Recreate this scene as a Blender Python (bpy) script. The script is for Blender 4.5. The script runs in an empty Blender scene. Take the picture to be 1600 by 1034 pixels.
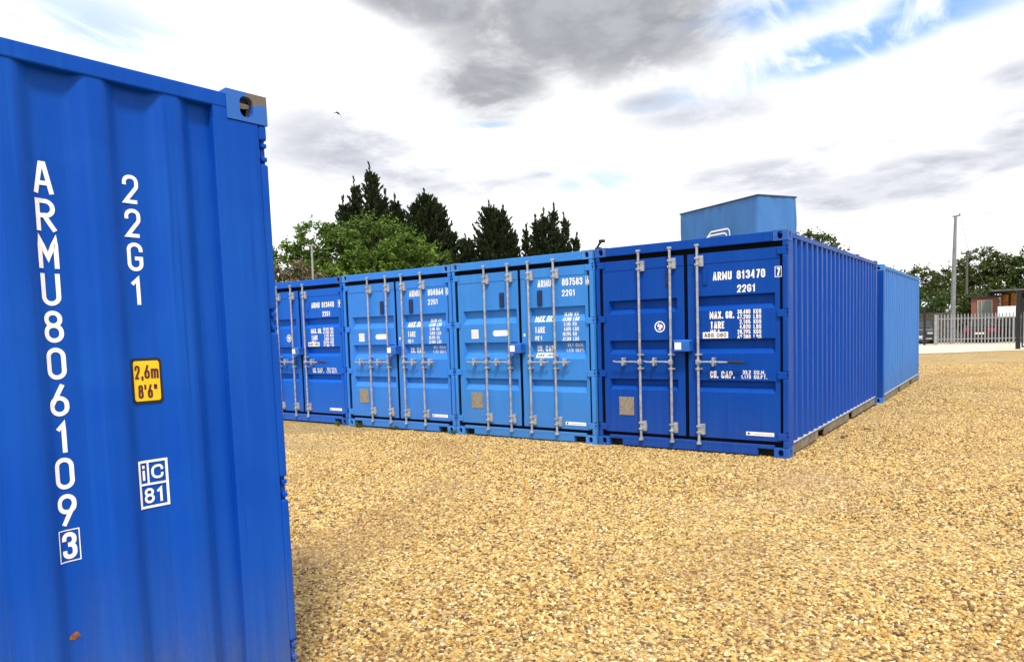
import bpy, bmesh, math, random
from mathutils import Vector, Matrix

scene = bpy.context.scene
C = scene.collection
rad = math.radians

# ------------------------------------------------------------------ camera
cam_data = bpy.data.cameras.new("camera")
cam_data.sensor_width = 36.0
cam_data.lens = 1110.55 / 1600 * 36
cam_data.shift_x = (800 - 790.12) / 1600
cam_data.shift_y = (588.71 - 517) / 1600
cam_data.clip_start = 0.05
cam_data.clip_end = 6000
cam = bpy.data.objects.new("camera", cam_data)
C.objects.link(cam)
_yaw, _pit, _rol = 0.629915, -0.0664007, 0.0308427
_R = Matrix.Rotation(_yaw, 3, 'Z') @ Matrix.Rotation(_pit, 3, 'X') @ Matrix.Rotation(_rol, 3, 'Y')
_right, _fwd, _up = _R.col[0], _R.col[1], _R.col[2]
_m = Matrix((( _right.x, _up.x, -_fwd.x, 2.13579), (_right.y, _up.y, -_fwd.y, -8.34936),
             (_right.z, _up.z, -_fwd.z, 1.56308), (0, 0, 0, 1)))
cam.matrix_world = _m
scene.camera = cam

# ------------------------------------------------------------------ light and sky
SUN_EL, SUN_AZ = 57.0, 139.0          # azimuth clockwise from +y
sun_data = bpy.data.lights.new("sun", 'SUN')
sun_data.energy = 3.2
sun_data.angle = rad(10)
sun_data.color = (1.0, 0.95, 0.86)
sun = bpy.data.objects.new("sun", sun_data)
C.objects.link(sun)
_d = Vector((math.sin(rad(SUN_AZ)) * math.cos(rad(SUN_EL)), math.cos(rad(SUN_AZ)) * math.cos(rad(SUN_EL)), math.sin(rad(SUN_EL))))
sun.rotation_euler = _d.to_track_quat('Z', 'Y').to_euler()

world = bpy.data.worlds.new("World")
scene.world = world
world.use_nodes = True
WT = world.node_tree
WT.nodes.clear()


class NT:
    """small helper for building node trees"""
    def __init__(self, tree):
        self.t = tree

    def n(self, kind, **kw):
        nd = self.t.nodes.new(kind)
        for k, v in kw.items():
            setattr(nd, k, v)
        return nd

    def put(self, sock, v):
        if hasattr(v, 'is_output') or isinstance(v, bpy.types.NodeSocket):
            self.t.links.new(v, sock)
        else:
            sock.default_value = v

    def math(self, op, a, b=0.0, c=None, clamp=False):
        nd = self.n('ShaderNodeMath', operation=op)
        nd.use_clamp = clamp
        self.put(nd.inputs[0], a)
        self.put(nd.inputs[1], b)
        if c is not None:
            self.put(nd.inputs[2], c)
        return nd.outputs[0]

    def mapr(self, v, a, b, lo=0.0, hi=1.0, smooth=True):
        nd = self.n('ShaderNodeMapRange')
        nd.interpolation_type = 'SMOOTHSTEP' if smooth else 'LINEAR'
        self.put(nd.inputs['Value'], v)
        nd.inputs['From Min'].default_value = a
        nd.inputs['From Max'].default_value = b
        nd.inputs['To Min'].default_value = lo
        nd.inputs['To Max'].default_value = hi
        return nd.outputs[0]

    def mix(self, f, a, b, blend='MIX'):
        nd = self.n('ShaderNodeMix', data_type='RGBA', blend_type=blend)
        self.put(nd.inputs[0], f)
        for s, v in ((nd.inputs[6], a), (nd.inputs[7], b)):
            if isinstance(v, (tuple, list)) and len(v) == 3:
                v = tuple(v) + (1,)
            self.put(s, v)
        return nd.outputs[2]

    def noise(self, vec, scale, detail=4.0, rough=0.55, dist=0.0):
        nd = self.n('ShaderNodeTexNoise')
        self.put(nd.inputs['Vector'], vec)
        nd.inputs['Scale'].default_value = scale
        nd.inputs['Detail'].default_value = detail
        nd.inputs['Roughness'].default_value = rough
        nd.inputs['Distortion'].default_value = dist
        return nd.outputs['Fac']

    def mapping(self, vec, scale=(1, 1, 1), loc=(0, 0, 0)):
        nd = self.n('ShaderNodeMapping')
        self.put(nd.inputs['Vector'], vec)
        nd.inputs['Scale'].default_value = scale
        nd.inputs['Location'].default_value = loc
        return nd.outputs[0]

    def ramp(self, f, stops, interp='LINEAR'):
        nd = self.n('ShaderNodeValToRGB')
        nd.color_ramp.interpolation = interp
        el = nd.color_ramp.elements
        while len(el) < len(stops):
            el.new(0.5)
        for e, (p, c) in zip(el, stops):
            e.position = p
            e.color = tuple(c) + (1,) if len(c) == 3 else c
        self.put(nd.inputs[0], f)
        return nd.outputs[0]


w = NT(WT)
tc = w.n('ShaderNodeTexCoord')
sep = w.n('ShaderNodeSeparateXYZ')
WT.links.new(tc.outputs['Generated'], sep.inputs[0])
dx, dy, dz = sep.outputs
az = w.math('MULTIPLY', w.math('ARCTAN2', dx, dy), 180 / math.pi)
el = w.math('MULTIPLY', w.math('ARCSINE', dz), 180 / math.pi)
sky = w.n('ShaderNodeTexSky', sky_type='NISHITA')
sky.sun_disc = False
sky.sun_elevation = rad(SUN_EL)
sky.sun_rotation = rad(SUN_AZ)
sky.air_density = 1.0
sky.dust_density = 0.6
# cloud deck: noise on a plane high above, so that clouds flatten towards the horizon
zc = w.math('ADD', w.math('MAXIMUM', dz, 0.0), 0.16)
cmb = w.n('ShaderNodeCombineXYZ')
w.put(cmb.inputs[0], w.math('DIVIDE', dx, zc))
w.put(cmb.inputs[1], w.math('DIVIDE', dy, zc))
deck = cmb.outputs[0]
n_big = w.noise(deck, 1.3, 7, 0.58, 0.25)
n_mid = w.noise(w.mapping(deck, (1, 1, 1), (7.3, 2.1, 0)), 3.6, 7, 0.6, 0.3)
n_puf = w.noise(w.mapping(deck, (1, 1, 1), (3.3, 9.1, 0)), 9.0, 6, 0.6, 0.2)
n_edge = w.math('SUBTRACT', w.math('ADD', w.math('ADD', w.math('MULTIPLY', n_big, 0.5), w.math('MULTIPLY', n_mid, 0.6)), w.math('MULTIPLY', n_puf, 0.22)), 0.66)


def blob(a0, e0, sa, se, soft=0.55, wob=2.6, tilt=0.0):
    """soft cloud area round one compass direction (degrees), its edge torn by the noise"""
    da = w.math('SUBTRACT', az, a0)
    de = w.math('SUBTRACT', el, w.math('MULTIPLY_ADD', da, tilt, e0))
    q = w.math('ADD', w.math('POWER', w.math('ABSOLUTE', w.math('DIVIDE', da, sa)), 2.0),
               w.math('POWER', w.math('ABSOLUTE', w.math('DIVIDE', de, se)), 2.0))
    q = w.math('ADD', w.math('SQRT', q), w.math('MULTIPLY', n_edge, -wob))
    return w.mapr(q, 1.0 + soft, 1.0 - soft, 0.0, 1.0)


def union(lst):
    o = lst[0]
    for b in lst[1:]:
        o = w.math('MAXIMUM', o, b)
    return o


dark = union([blob(-29.5, 22.4, 12.5, 4.0, 0.48, 2.0, -0.02), blob(-36.8, 18.6, 5.2, 2.6, 0.55, 2.0, .05), blob(-42, 24.6, 8, 2.4, 0.5, 1.8, -.2), blob(-30, 30, 14, 5, .5, 2.0)])
grey = union([blob(-40.5, 11.9, 7.5, 2.4, 0.6, 1.8), blob(-47.0, 14.2, 7.0, 3.0, 0.7, 1.8), blob(-24, 16.5, 3.0, .8, .8, 1.6), blob(-15.5, 10.7, 6.5, 1.25, 0.6, 1.4),
              blob(-5.6, 9.4, 6.5, 1.7, 0.5, 1.6), blob(-12, 8.4, 5.0, 1.3, 0.7, 1.5), blob(-9.7, 11.9, 3.4, 0.7, 0.6, 1.2), blob(0.4, 11.2, 3.2, 2.2, 0.6, 1.4), blob(0.5, 14.9, 3, 1.0, 0.7, 1.2),
              blob(-33.5, 12.0, 1.8, 0.5, 0.7, 1.2), blob(-20, 15.5, 5, 1.2, 0.9, 2.0), blob(20, 14, 14, 4, 0.6, 2.4), blob(-95, 18, 16, 6, 0.6, 2.4),
              blob(70, 20, 25, 7, 0.7, 2.4)])
wisp = w.noise(w.mapping(deck, (2.6, 1.0, 1), (1.3, 5.2, 0)), 2.6, 7, 0.55, 0.6)
faint = union([blob(-28.4, 11.3, 3.4, 0.85, 0.9, 1.9), blob(-66, 20.8, 6, 2.2, 0.8, 3.0), blob(-37, 15.7, 2.2, 0.25, 0.8, 1.2)])
hole = union([blob(-8.0, 18.9, 10.5, 1.25, 0.75, 2.6, 0.13), blob(-2.0, 20.9, 6.5, 1.6, 0.5, 2.0, 0.12), w.math('MULTIPLY', faint, 0.6), blob(-14, 21.6, 4.5, 1.3, .8, 2.6), blob(15, 30, 14, 4, 0.6, 2.6), blob(-110, 40, 30, 10, 0.6, 2.6), blob(120, 45, 40, 12, 0.6, 2.6)])
# far away from the picture the same deck goes on with plain noise
gen = w.mapr(n_big, 0.58, 0.74, 0.0, 0.55)
away = w.mapr(el, 26.0, 38.0)
grey = w.math('MAXIMUM', grey, w.math('MULTIPLY', gen, away))
tex = w.mapr(w.math('ADD', w.math('MULTIPLY', n_mid, .65), w.math('MULTIPLY', n_puf, .35)), 0.36, 0.64, 0.0, 1.0)
white = w.mix(tex, (9.4, 9.6, 10.0), (12.0, 11.9, 11.7))
greyc = w.mix(tex, (4.6, 4.75, 5.4), (6.9, 7.1, 7.7))
darkc = w.mix(tex, (2.3, 2.4, 2.65), (4.3, 4.45, 4.8))
cl = w.mix(w.math('MULTIPLY', grey, w.mapr(n_big, 0.36, 0.58, 0.35, 1.0)), white, greyc)
cl = w.mix(w.math('MULTIPLY', dark, w.mapr(w.math('ADD', w.math('MULTIPLY', n_mid, .8), w.math('MULTIPLY', n_puf, .2)), 0.34, 0.54, 0.5, 1.0)), cl, darkc)
skyc = w.mix(0.75, sky.outputs[0], (1.6, 4.4, 9.0))
cl = w.mix(w.math('MULTIPLY', hole, w.mapr(wisp, .45, .70, .88, .08)), cl, skyc)
# below the horizon: dull far land
cl = w.mix(w.mapr(dz, -0.02, 0.0), (3.0, 2.8, 2.3), cl)
bg = w.n('ShaderNodeBackground')
w.put(bg.inputs['Color'], cl)
bg.inputs['Strength'].default_value = 0.1
wo = w.n('ShaderNodeOutputWorld')
WT.links.new(bg.outputs[0], wo.inputs[0])

scene.view_settings.view_transform = 'Standard'
scene.view_settings.look = 'None'
scene.view_settings.exposure = 0.30
scene.view_settings.gamma = 1.0

# ------------------------------------------------------------------ materials


def material(name):
    m = bpy.data.materials.new(name)
    m.use_nodes = True
    t = m.node_tree
    p = t.nodes['Principled BSDF']
    return m, NT(t), p


def simple(name, col, rough=0.5, metal=0.0, var=0.15, scale=8.0, bump=0.0):
    m, t, p = material(name)
    co = t.n('ShaderNodeTexCoord').outputs['Object']
    f = t.noise(co, scale, 5, 0.6)
    a = tuple(c * (1 - var) for c in col)
    b = tuple(min(1, c * (1 + var)) for c in col)
    t.put(p.inputs['Base Color'], t.mix(t.mapr(f, 0.3, 0.7), a, b))
    t.put(p.inputs['Roughness'], t.mapr(f, 0.2, 0.8, max(0.02, rough - 0.1), min(1, rough + 0.1)))
    p.inputs['Metallic'].default_value = metal
    p.inputs['Specular IOR Level'].default_value = .4
    if bump:
        bn = t.n('ShaderNodeBump')
        bn.inputs['Strength'].default_value = bump
        bn.inputs['Distance'].default_value = 0.01
        t.put(bn.inputs['Height'], t.noise(co, scale * 6, 4, 0.6))
        t.put(p.inputs['Normal'], bn.outputs[0])
    return m


def paint(name, col, fade, fade_amt=0.35, dirt=0.5, rough=0.42, chips=0.5, seed=0.0):
    """weathered container paint: cloudy fading, vertical rain streaks, road dust near the foot, a few rust chips"""
    m, t, p = material(name)
    co = t.n('ShaderNodeTexCoord').outputs['Object']
    sp = t.n('ShaderNodeSeparateXYZ')
    t.put(sp.inputs[0], co)
    z = sp.outputs[2]
    big = t.noise(t.mapping(co, (1, 1, 1), (seed, seed, seed)), 1.6, 6, 0.6, 0.4)
    stk = t.noise(t.mapping(co, (22, 22, 0.55), (seed, 0, 0)), 1.0, 5, 0.6, 0.3)
    fine = t.noise(co, 60, 3, 0.7)
    f = t.math('MULTIPLY', t.math('ADD', t.math('MULTIPLY', t.mapr(big, 0.3, 0.75), 0.6), t.math('MULTIPLY', t.mapr(stk, 0.42, 0.8), 0.55)), fade_amt)
    c = t.mix(f, col, fade)
    # thin dark rain streaks
    rs_ = t.noise(t.mapping(co, (34, 34, .7), (seed + 9, 4, 1)), 1.0, 5, .65)
    c = t.mix(t.math('MULTIPLY', t.mapr(rs_, .54, .74), t.mapr(big, .35, .7, .15, .5)), c, tuple(q * .45 for q in col))
    # dust thrown up from the gravel
    dn = t.math('MULTIPLY', t.mapr(t.math('ADD', z, t.math('MULTIPLY', t.math('SUBTRACT', big, 0.5), 0.9)), 0.85, 0.05), t.mapr(t.math('ADD', t.math('MULTIPLY', stk, 0.6), t.math('MULTIPLY', fine, 0.4)), 0.3, 0.7, 0.25, 1.0))
    c = t.mix(t.math('MULTIPLY', dn, dirt), c, (0.115, 0.135, 0.15))
    # thin vertical scuffs where ropes and straps rubbed
    sc_ = t.noise(t.mapping(co, (48, 48, .9), (seed + 5, 2, 0)), 1.0, 4, .7)
    c = t.mix(t.math('MULTIPLY', t.mapr(sc_, .66, .74), t.mapr(big, .45, .65, 0, .5)), c, fade)
    # rust chips and scratches
    ch = t.noise(t.mapping(co, (1, 1, 1), (3.1 + seed, 0, 0)), 9.0, 8, 0.72)
    cm = t.mapr(ch, 0.735, 0.76)
    c = t.mix(t.math('MULTIPLY', cm, chips), c, (0.16, 0.085, 0.05))
    t.put(p.inputs['Base Color'], c)
    p.inputs['Specular IOR Level'].default_value = .25
    p.inputs['IOR'].default_value = 1.30
    t.put(p.inputs['Roughness'], t.math('ADD', t.mapr(big, 0.3, 0.7, rough - 0.06, rough + 0.1), t.math('MULTIPLY', dn, 0.3)))
    bn = t.n('ShaderNodeBump')
    bn.inputs['Strength'].default_value = 0.35
    bn.inputs['Distance'].default_value = 0.02
    t.put(bn.inputs['Height'], t.math('ADD', t.noise(co, 2.2, 2, 0.5), t.math('MULTIPLY', fine, 0.02)))
    t.put(p.inputs['Normal'], bn.outputs[0])
    return m


def casting_paint(name, col, wear):
    m, t, p = material(name)
    co = t.n('ShaderNodeTexCoord').outputs['Object']
    sp = t.n('ShaderNodeSeparateXYZ')
    t.put(sp.inputs[0], co)
    f = t.noise(co, 14, 6, 0.65)
    # rubbed bare along the top edge near the doors
    f = t.math('ADD', f, t.math('MULTIPLY', t.math('MULTIPLY', t.mapr(sp.outputs[2], 2.520, 2.565), t.mapr(sp.outputs[1], .125, .06)), wear * .33))
    c = t.mix(t.mapr(f, 0.64, 0.68), col, (0.13, 0.108, 0.088))
    t.put(p.inputs['Base Color'], c)
    p.inputs['Roughness'].default_value = 0.55
    return m


M = {}
M['near'] = paint('deep blue container paint', (0.0025, 0.061, 0.395), (0.012, 0.115, 0.49), 0.50, 0.62, 0.40, 0.6)
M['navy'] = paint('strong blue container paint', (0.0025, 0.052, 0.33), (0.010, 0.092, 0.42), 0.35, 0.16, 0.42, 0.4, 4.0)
M['sky'] = paint('sun faded light blue container paint', (0.038, 0.212, 0.63), (0.080, 0.285, 0.70), 0.40, 0.3, 0.5, 0.6, 9.0)
M['mid'] = paint('mid blue container paint', (0.036, 0.20, 0.68), (0.075, 0.28, 0.74), 0.40, 0.3, 0.5, 0.6, 13.0)
M['royal'] = paint('royal blue container paint', (0.006, 0.105, 0.56), (0.018, 0.15, 0.62), 0.35, 0.3, 0.42, 0.4, 17.0)
M['pale'] = paint('chalky pale blue container paint', (0.046, 0.175, 0.50), (0.12, 0.265, 0.59), 0.45, 0.45, 0.55, 0.8, 21.0)
M['cast_near'] = casting_paint('worn blue casting paint', (0.012, 0.11, 0.46), 0.9)
M['cast_blue'] = casting_paint('blue casting paint', (0.006, 0.085, 0.40), 0.2)
M['cast_light'] = casting_paint('light blue casting paint', (0.045, 0.22, 0.62), 0.25)
M['rubber'] = simple('black rubber gasket', (0.0025, 0.0028, 0.005), 0.85)
M['rubber'].node_tree.nodes['Principled BSDF'].inputs['Specular IOR Level'].default_value = .08
M['galv'] = simple('galvanised steel', (0.40, 0.42, 0.46), 0.45, 0.5, 0.22, 18, 0.1)
M['white'] = simple('white lettering vinyl', (0.87, 0.87, 0.87), 0.5, 0, 0.04, 20)
M['whiteworn'] = simple('weathered white lettering', (0.78, 0.81, 0.85), 0.55, 0, 0.10, 30)
M['yellow'] = simple('amber sticker film', (0.86, 0.53, 0.006), 0.4, 0, 0.05, 14)
M['ink'] = simple('black print ink', (0.012, 0.010, 0.012), 0.5)
M['maroon'] = simple('dark maroon print ink', (0.075, 0.010, 0.022), 0.5)
M['greyink'] = simple('grey print ink', (0.25, 0.27, 0.30), 0.5)
M['plate'] = simple('etched data plate', (0.33, 0.28, 0.21), 0.45, 0.5, 0.3, 40)
M['navyplastic'] = simple('dark navy vent plastic', (0.006, 0.022, 0.10), 0.5)
M['lockblue'] = simple('blue lock box enamel', (0.015, 0.12, 0.50), 0.35)
M['railgrey'] = simple('dusty grey rail primer', (.19, .155, .115), 0.8, 0, 0.3, 7, 0.2)
M['flange'] = simple('pale dusty flange', (.42, .44, .47), 0.7, 0, 0.2, 9)
M['black'] = simple('black painted steel', (0.010, 0.010, 0.011), 0.45)
M['blackplastic'] = simple('black plastic', (0.015, 0.016, 0.016), 0.6)
M['dark'] = simple('dark underside', (0.012, 0.012, 0.012), 0.9)
M['deckwood'] = simple('floor timber', (0.12, 0.08, 0.05), 0.8)

# ------------------------------------------------------------------ mesh helpers


class MB:
    def __init__(self):
        self.v, self.f = [], []

    def quad(self, *p):
        i = len(self.v)
        self.v += [tuple(q) for q in p]
        self.f.append(tuple(range(i, i + len(p))))

    def grid(self, rows, close=False):
        """rows of points -> quads"""
        i = len(self.v)
        n = len(rows[0])
        for r in rows:
            self.v += [tuple(q) for q in r]
        for a in range(len(rows) - 1):
            for b in range(n if close else n - 1):
                c = (b + 1) % n
                self.f.append((i + a * n + b, i + a * n + c, i + (a + 1) * n + c, i + (a + 1) * n + b))

    def box(self, x0, x1, y0, y1, z0, z1, bev=0.0, seg=1):
        bm = bmesh.new()
        vs = [bm.verts.new((x, y, z)) for x in (x0, x1) for y in (y0, y1) for z in (z0, z1)]
        for q in ((0, 1, 3, 2), (4, 6, 7, 5), (0, 4, 5, 1), (2, 3, 7, 6), (0, 2, 6, 4), (1, 5, 7, 3)):
            bm.faces.new([vs[k] for k in q])
        if bev > 0:
            bmesh.ops.bevel(bm, geom=bm.edges[:], offset=bev, segments=seg, affect='EDGES', profile=0.5)
        self.add_bm(bm)

    def add_bm(self, bm, mat=None):
        bmesh.ops.recalc_face_normals(bm, faces=bm.faces[:])
        i = len(self.v)
        bm.verts.index_update()
        for v in bm.verts:
            co = mat @ v.co if mat else v.co
            self.v.append(tuple(co))
        for f in bm.faces:
            self.f.append(tuple(i + v.index for v in f.verts))
        bm.free()

    def tube(self, pts, r, n=10, cap=True):
        pts = [Vector(p) for p in pts]
        rr = r if isinstance(r, (list, tuple)) else [r] * len(pts)
        rows = []
        for k, p in enumerate(pts):
            d = (pts[min(k + 1, len(pts) - 1)] - pts[max(k - 1, 0)]).normalized()
            a = d.cross(Vector((0, 0, 1)))
            if a.length < 1e-3:
                a = Vector((1, 0, 0))
            a.normalize()
            b = d.cross(a)
            rows.append([p + (a * math.cos(2 * math.pi * j / n) + b * math.sin(2 * math.pi * j / n)) * rr[k] for j in range(n)])
        self.grid(rows, True)
        if cap:
            self.quad(*rows[0])
            self.quad(*rows[-1])

    def obj(self, name, mat, parent=None, smooth=False, merge=False):
        me = bpy.data.meshes.new(name)
        me.from_pydata(self.v, [], self.f)
        if merge or True:
            bm = bmesh.new()
            bm.from_mesh(me)
            if merge:
                bmesh.ops.remove_doubles(bm, verts=bm.verts[:], dist=1e-5)
            bmesh.ops.recalc_face_normals(bm, faces=bm.faces[:])
            bm.to_mesh(me)
            bm.free()
        if smooth:
            me.polygons.foreach_set('use_smooth', [True] * len(me.polygons))
        me.materials.append(mat)
        o = bpy.data.objects.new(name, me)
        C.objects.link(o)
        if parent:
            o.parent = parent
        return o


def tag(o, label=None, cat=None, group=None, kind=None):
    for k, v in (('label', label), ('category', cat), ('group', group), ('kind', kind)):
        if v:
            o[k] = v
    return o


def thing(name, label, cat, loc=(0, 0, 0), rz=0.0, group=None):
    o = bpy.data.objects.new(name, None)
    o.empty_display_size = 0.2
    o.location = loc
    o.rotation_euler = (0, 0, rz)
    C.objects.link(o)
    return tag(o, label, cat, group)


# ------------------------------------------------------------------ stroke lettering
S = 1.0   # corner radius marker: rounded vertex
GL = {
    'A': [([(0, 0), (.40, 1), (.60, 1), (1, 0)], 0), ([(.18, .30), (.82, .30)], 0)],
    'B': [([(0, 0), (0, 1), (.9, 1, S), (.9, .53, S), (0, .53)], 0), ([(0, .53), (1, .53, S), (1, 0, S), (0, 0)], 0)],
    'C': [([(1, .72), (1, 1, S), (0, 1, S), (0, 0, S), (1, 0, S), (1, .28)], 0)],
    'D': [([(0, 0), (0, 1), (1, 1, S), (1, 0, S)], 1)],
    'E': [([(1, 1), (0, 1), (0, 0), (1, 0)], 0), ([(0, .52), (.85, .52)], 0)],
    'F': [([(1, 1), (0, 1), (0, 0)], 0), ([(0, .52), (.85, .52)], 0)],
    'G': [([(1, .78), (1, 1, S), (0, 1, S), (0, 0, S), (1, 0, S), (1, .44), (.48, .44)], 0)],
    'K': [([(0, 0), (0, 1)], 0), ([(1, 1), (.05, .45)], 0), ([(.35, .6), (1, 0)], 0)],
    'L': [([(0, 1), (0, 0), (1, 0)], 0)],
    'M': [([(0, 0), (0, 1), (.5, .30), (1, 1), (1, 0)], 0)],
    'N': [([(0, 0), (0, 1), (1, 0), (1, 1)], 0)],
    'P': [([(0, 0), (0, 1), (1, 1, S), (1, .46, S), (0, .46)], 0)],
    'R': [([(0, 0), (0, 1), (1, 1, S), (1, .48, S), (0, .48)], 0), ([(.42, .48), (1, 0)], 0)],
    'S': [([(1, .78), (1, 1, S), (0, 1, S), (0, .53, S), (1, .50, S), (1, 0, S), (0, 0, S), (0, .22)], 0)],
    'T': [([(0, 1), (1, 1)], 0), ([(.5, 1), (.5, 0)], 0)],
    'U': [([(0, 1), (0, 0, S), (1, 0, S), (1, 1)], 0)],
    'X': [([(0, 0), (1, 1)], 0), ([(0, 1), (1, 0)], 0)],
    '0': [([(0, .5), (0, 1, S), (1, 1, S), (1, 0, S), (0, 0, S)], 1)],
    '1': [([(.12, .80), (.62, .97), (.62, 0)], 0)],
    '2': [([(0, .74), (0, 1, S), (1, 1, S), (1, .60, S), (0.02, 0.0), (1, 0)], 0)],
    '3': [([(0, .80), (0, 1, S), (1, 1, S), (1, .54, S), (.36, .54)], 0), ([(.36, .54), (1, .54, S), (1, 0, S), (0, 0, S), (0, .20)], 0)],
    '4': [([(.76, 0), (.76, 1)], 0), ([(.70, 1), (0, .27), (1.05, .27)], 0)],
    '5': [([(1, 1), (.06, 1), (.02, .55), (1, .62, S), (1, 0, S), (0, 0, S), (0, .18)], 0)],
    '6': [([(.72, 1), (.04, .36)], 0), ([(0, .3), (0, .58, S), (1, .58, S), (1, 0, S), (0, 0, S)], 1)],
    '7': [([(0, 1), (1, 1), (.38, 0)], 0)],
    '8': [([(.5, 1), (.95, 1, S), (.95, .54, S), (.05, .54, S), (.05, 1, S)], 1), ([(.5, .54), (1, .54, S), (1, 0, S), (0, 0, S), (0, .54, S)], 1)],
    '9': [([(.28, 0), (.96, .64)], 0), ([(1, .7), (1, .42, S), (0, .42, S), (0, 1, S), (1, 1, S)], 1)],
    'm': [([(0, 0), (0, .68)], 0), ([(0, .5), (0, .68, S), (.5, .68, S), (.5, 0)], 0), ([(.5, .5), (.5, .68, S), (1, .68, S), (1, 0)], 0)],
    'i': [([(.5, 0), (.5, .56)], 0), ([(.5, .88), (.5, .92)], 0)],
    'c': [([(1, .50), (1, .68, S), (0, .68, S), (0, 0, S), (1, 0, S), (1, .18)], 0)],
    '.': [([(.5, 0), (.5, .06)], 0)],
    ',': [([(.6, .06), (.3, -.14)], 0)],
    "'": [([(.5, 1), (.5, .76)], 0)],
    '"': [([(.2, 1), (.2, .76)], 0), ([(.8, 1), (.8, .76)], 0)],
}
WID = {'.': .34, ',': .34, "'": .42, '"': .8, 'i': .45, 'm': 1.45, 'M': 1.22, '1': .8, ' ': .6, 'c': 1.0}


def fillet(pts, closed, r):
    out = []
    n = len(pts)
    for i, p in enumerate(pts):
        P = Vector(p[:2])
        rounded = len(p) > 2 and p[2]
        if rounded and (closed or 0 < i < n - 1):
            A = Vector(pts[i - 1][:2])
            B = Vector(pts[(i + 1) % n][:2])
            a, b = (A - P), (B - P)
            la, lb = a.length, b.length
            a.normalize()
            b.normalize()
            ang = a.angle(b)
            t = min(r / max(math.tan(ang / 2), .05), la * .5 if len(pts[i - 1]) > 2 else la * .98, lb * .5 if len(pts[(i + 1) % n]) > 2 else lb * .98)
            rr = t * math.tan(ang / 2)
            cen = P + (a + b).normalized() * (rr / math.sin(ang / 2))
            s, e = P + a * t, P + b * t
            s0, e0 = s - cen, e - cen
            tot = s0.angle(e0)
            sg = 1 if s0.x * e0.y - s0.y * e0.x > 0 else -1
            k = 7
            for j in range(k + 1):
                th = sg * tot * j / k
                c, sn = math.cos(th), math.sin(th)
                out.append(cen + Vector((s0.x * c - s0.y * sn, s0.x * sn + s0.y * c)))
        else:
            out.append(P)
    res = [out[0]]
    for q in out[1:]:
        if (q - res[-1]).length > 1e-6:
            res.append(q)
    return res


def strokes(ch, h, wd, t):
    """list of quads (2-D) for one glyph of height h, width wd, stroke t"""
    quads = []
    for si, (pts, closed) in enumerate(GL[ch]):
        q = [((p[0] * (wd - t) + t / 2), (p[1] * (h - t) + t / 2)) + tuple(p[2:]) for p in pts]
        pl = fillet(q, closed, (wd - t) * .5)
        if closed and (pl[0] - pl[-1]).length < 1e-6:
            pl.pop()
        fine = []
        m = len(pl)
        for i in range(m if closed else m - 1):
            a, b = pl[i], pl[(i + 1) % m]
            k = max(1, int((b - a).length / 0.02))
            for j in range(k):
                fine.append(a.lerp(b, j / k))
        if not closed:
            fine.append(pl[-1])
            # square ends that reach the glyph's box
            for e, f2 in ((0, 1), (-1, -2)):
                d = (fine[e] - fine[f2]).normalized()
                if abs(d.y) > .3:
                    fine[e] = fine[e] + d * (t / 2)
        L_, R_ = [], []
        m = len(fine)
        for i in range(m):
            if closed:
                a, b = fine[i - 1], fine[(i + 1) % m]
            else:
                a, b = fine[max(i - 1, 0)], fine[min(i + 1, m - 1)]
            d0 = (fine[i] - a).normalized() if (fine[i] - a).length > 1e-9 else (b - fine[i]).normalized()
            d1 = (b - fine[i]).normalized() if (b - fine[i]).length > 1e-9 else d0
            n0, n1 = Vector((-d0.y, d0.x)), Vector((-d1.y, d1.x))
            mt = (n0 + n1)
            mt = mt.normalized() if mt.length > 1e-6 else n0
            k = min(1 / max(mt.dot(n0), .3), 2.2)
            L_.append(fine[i] + mt * (t / 2 * k))
            R_.append(fine[i] - mt * (t / 2 * k))
        for i in range(m if closed else m - 1):
            j = (i + 1) % m
            quads.append((si, (R_[i], R_[j], L_[j], L_[i])))
    return quads


def text_mesh(mb, s, u0, v0, h, total=None, wd=None, t=None, place=None, gap=.22, align='l'):
    """write s with its foot at (u0, v0); total = width the row must fill; place(u, v, lift) -> 3-D point"""
    ws = [WID.get(c, 1.0) for c in s]
    if total is not None:
        unit = total / (sum(ws) + gap * (len(s) - 1))
    else:
        unit = wd
    t = t or min(unit * .30, h * .17)
    full = unit * (sum(ws) + gap * (len(s) - 1))
    u = u0 if align == 'l' else (u0 - full if align == 'r' else u0 - full / 2)
    for c, wv in zip(s, ws):
        if c != ' ':
            for si, qd in strokes(c, h, unit * wv, t):
                mb.quad(*[place(u + p.x, v0 + p.y, si * 0.00025) for p in qd])
        u += unit * (wv + gap)


def frame_mesh(mb, u0, u1, v0, v1, t, place, lift=0.0):
    for a, b, c, d in ((u0, u1, v0, v0 + t), (u0, u1, v1 - t, v1), (u0, u0 + t, v0 + t, v1 - t), (u1 - t, u1, v0 + t, v1 - t)):
        rect(mb, a, b, c, d, place, lift)


def rect(mb, u0, u1, v0, v1, place, lift=0.0):
    n = max(1, int((u1 - u0) / .008)) if (u1 - u0) < .3 else 1
    mb.grid([[place(u0 + (u1 - u0) * k / n, v0, lift), place(u0 + (u1 - u0) * k / n, v1, lift)] for k in range(n + 1)])


# ------------------------------------------------------------------ shipping containers
W, H, L = 2.438, 2.591, 6.058


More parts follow.
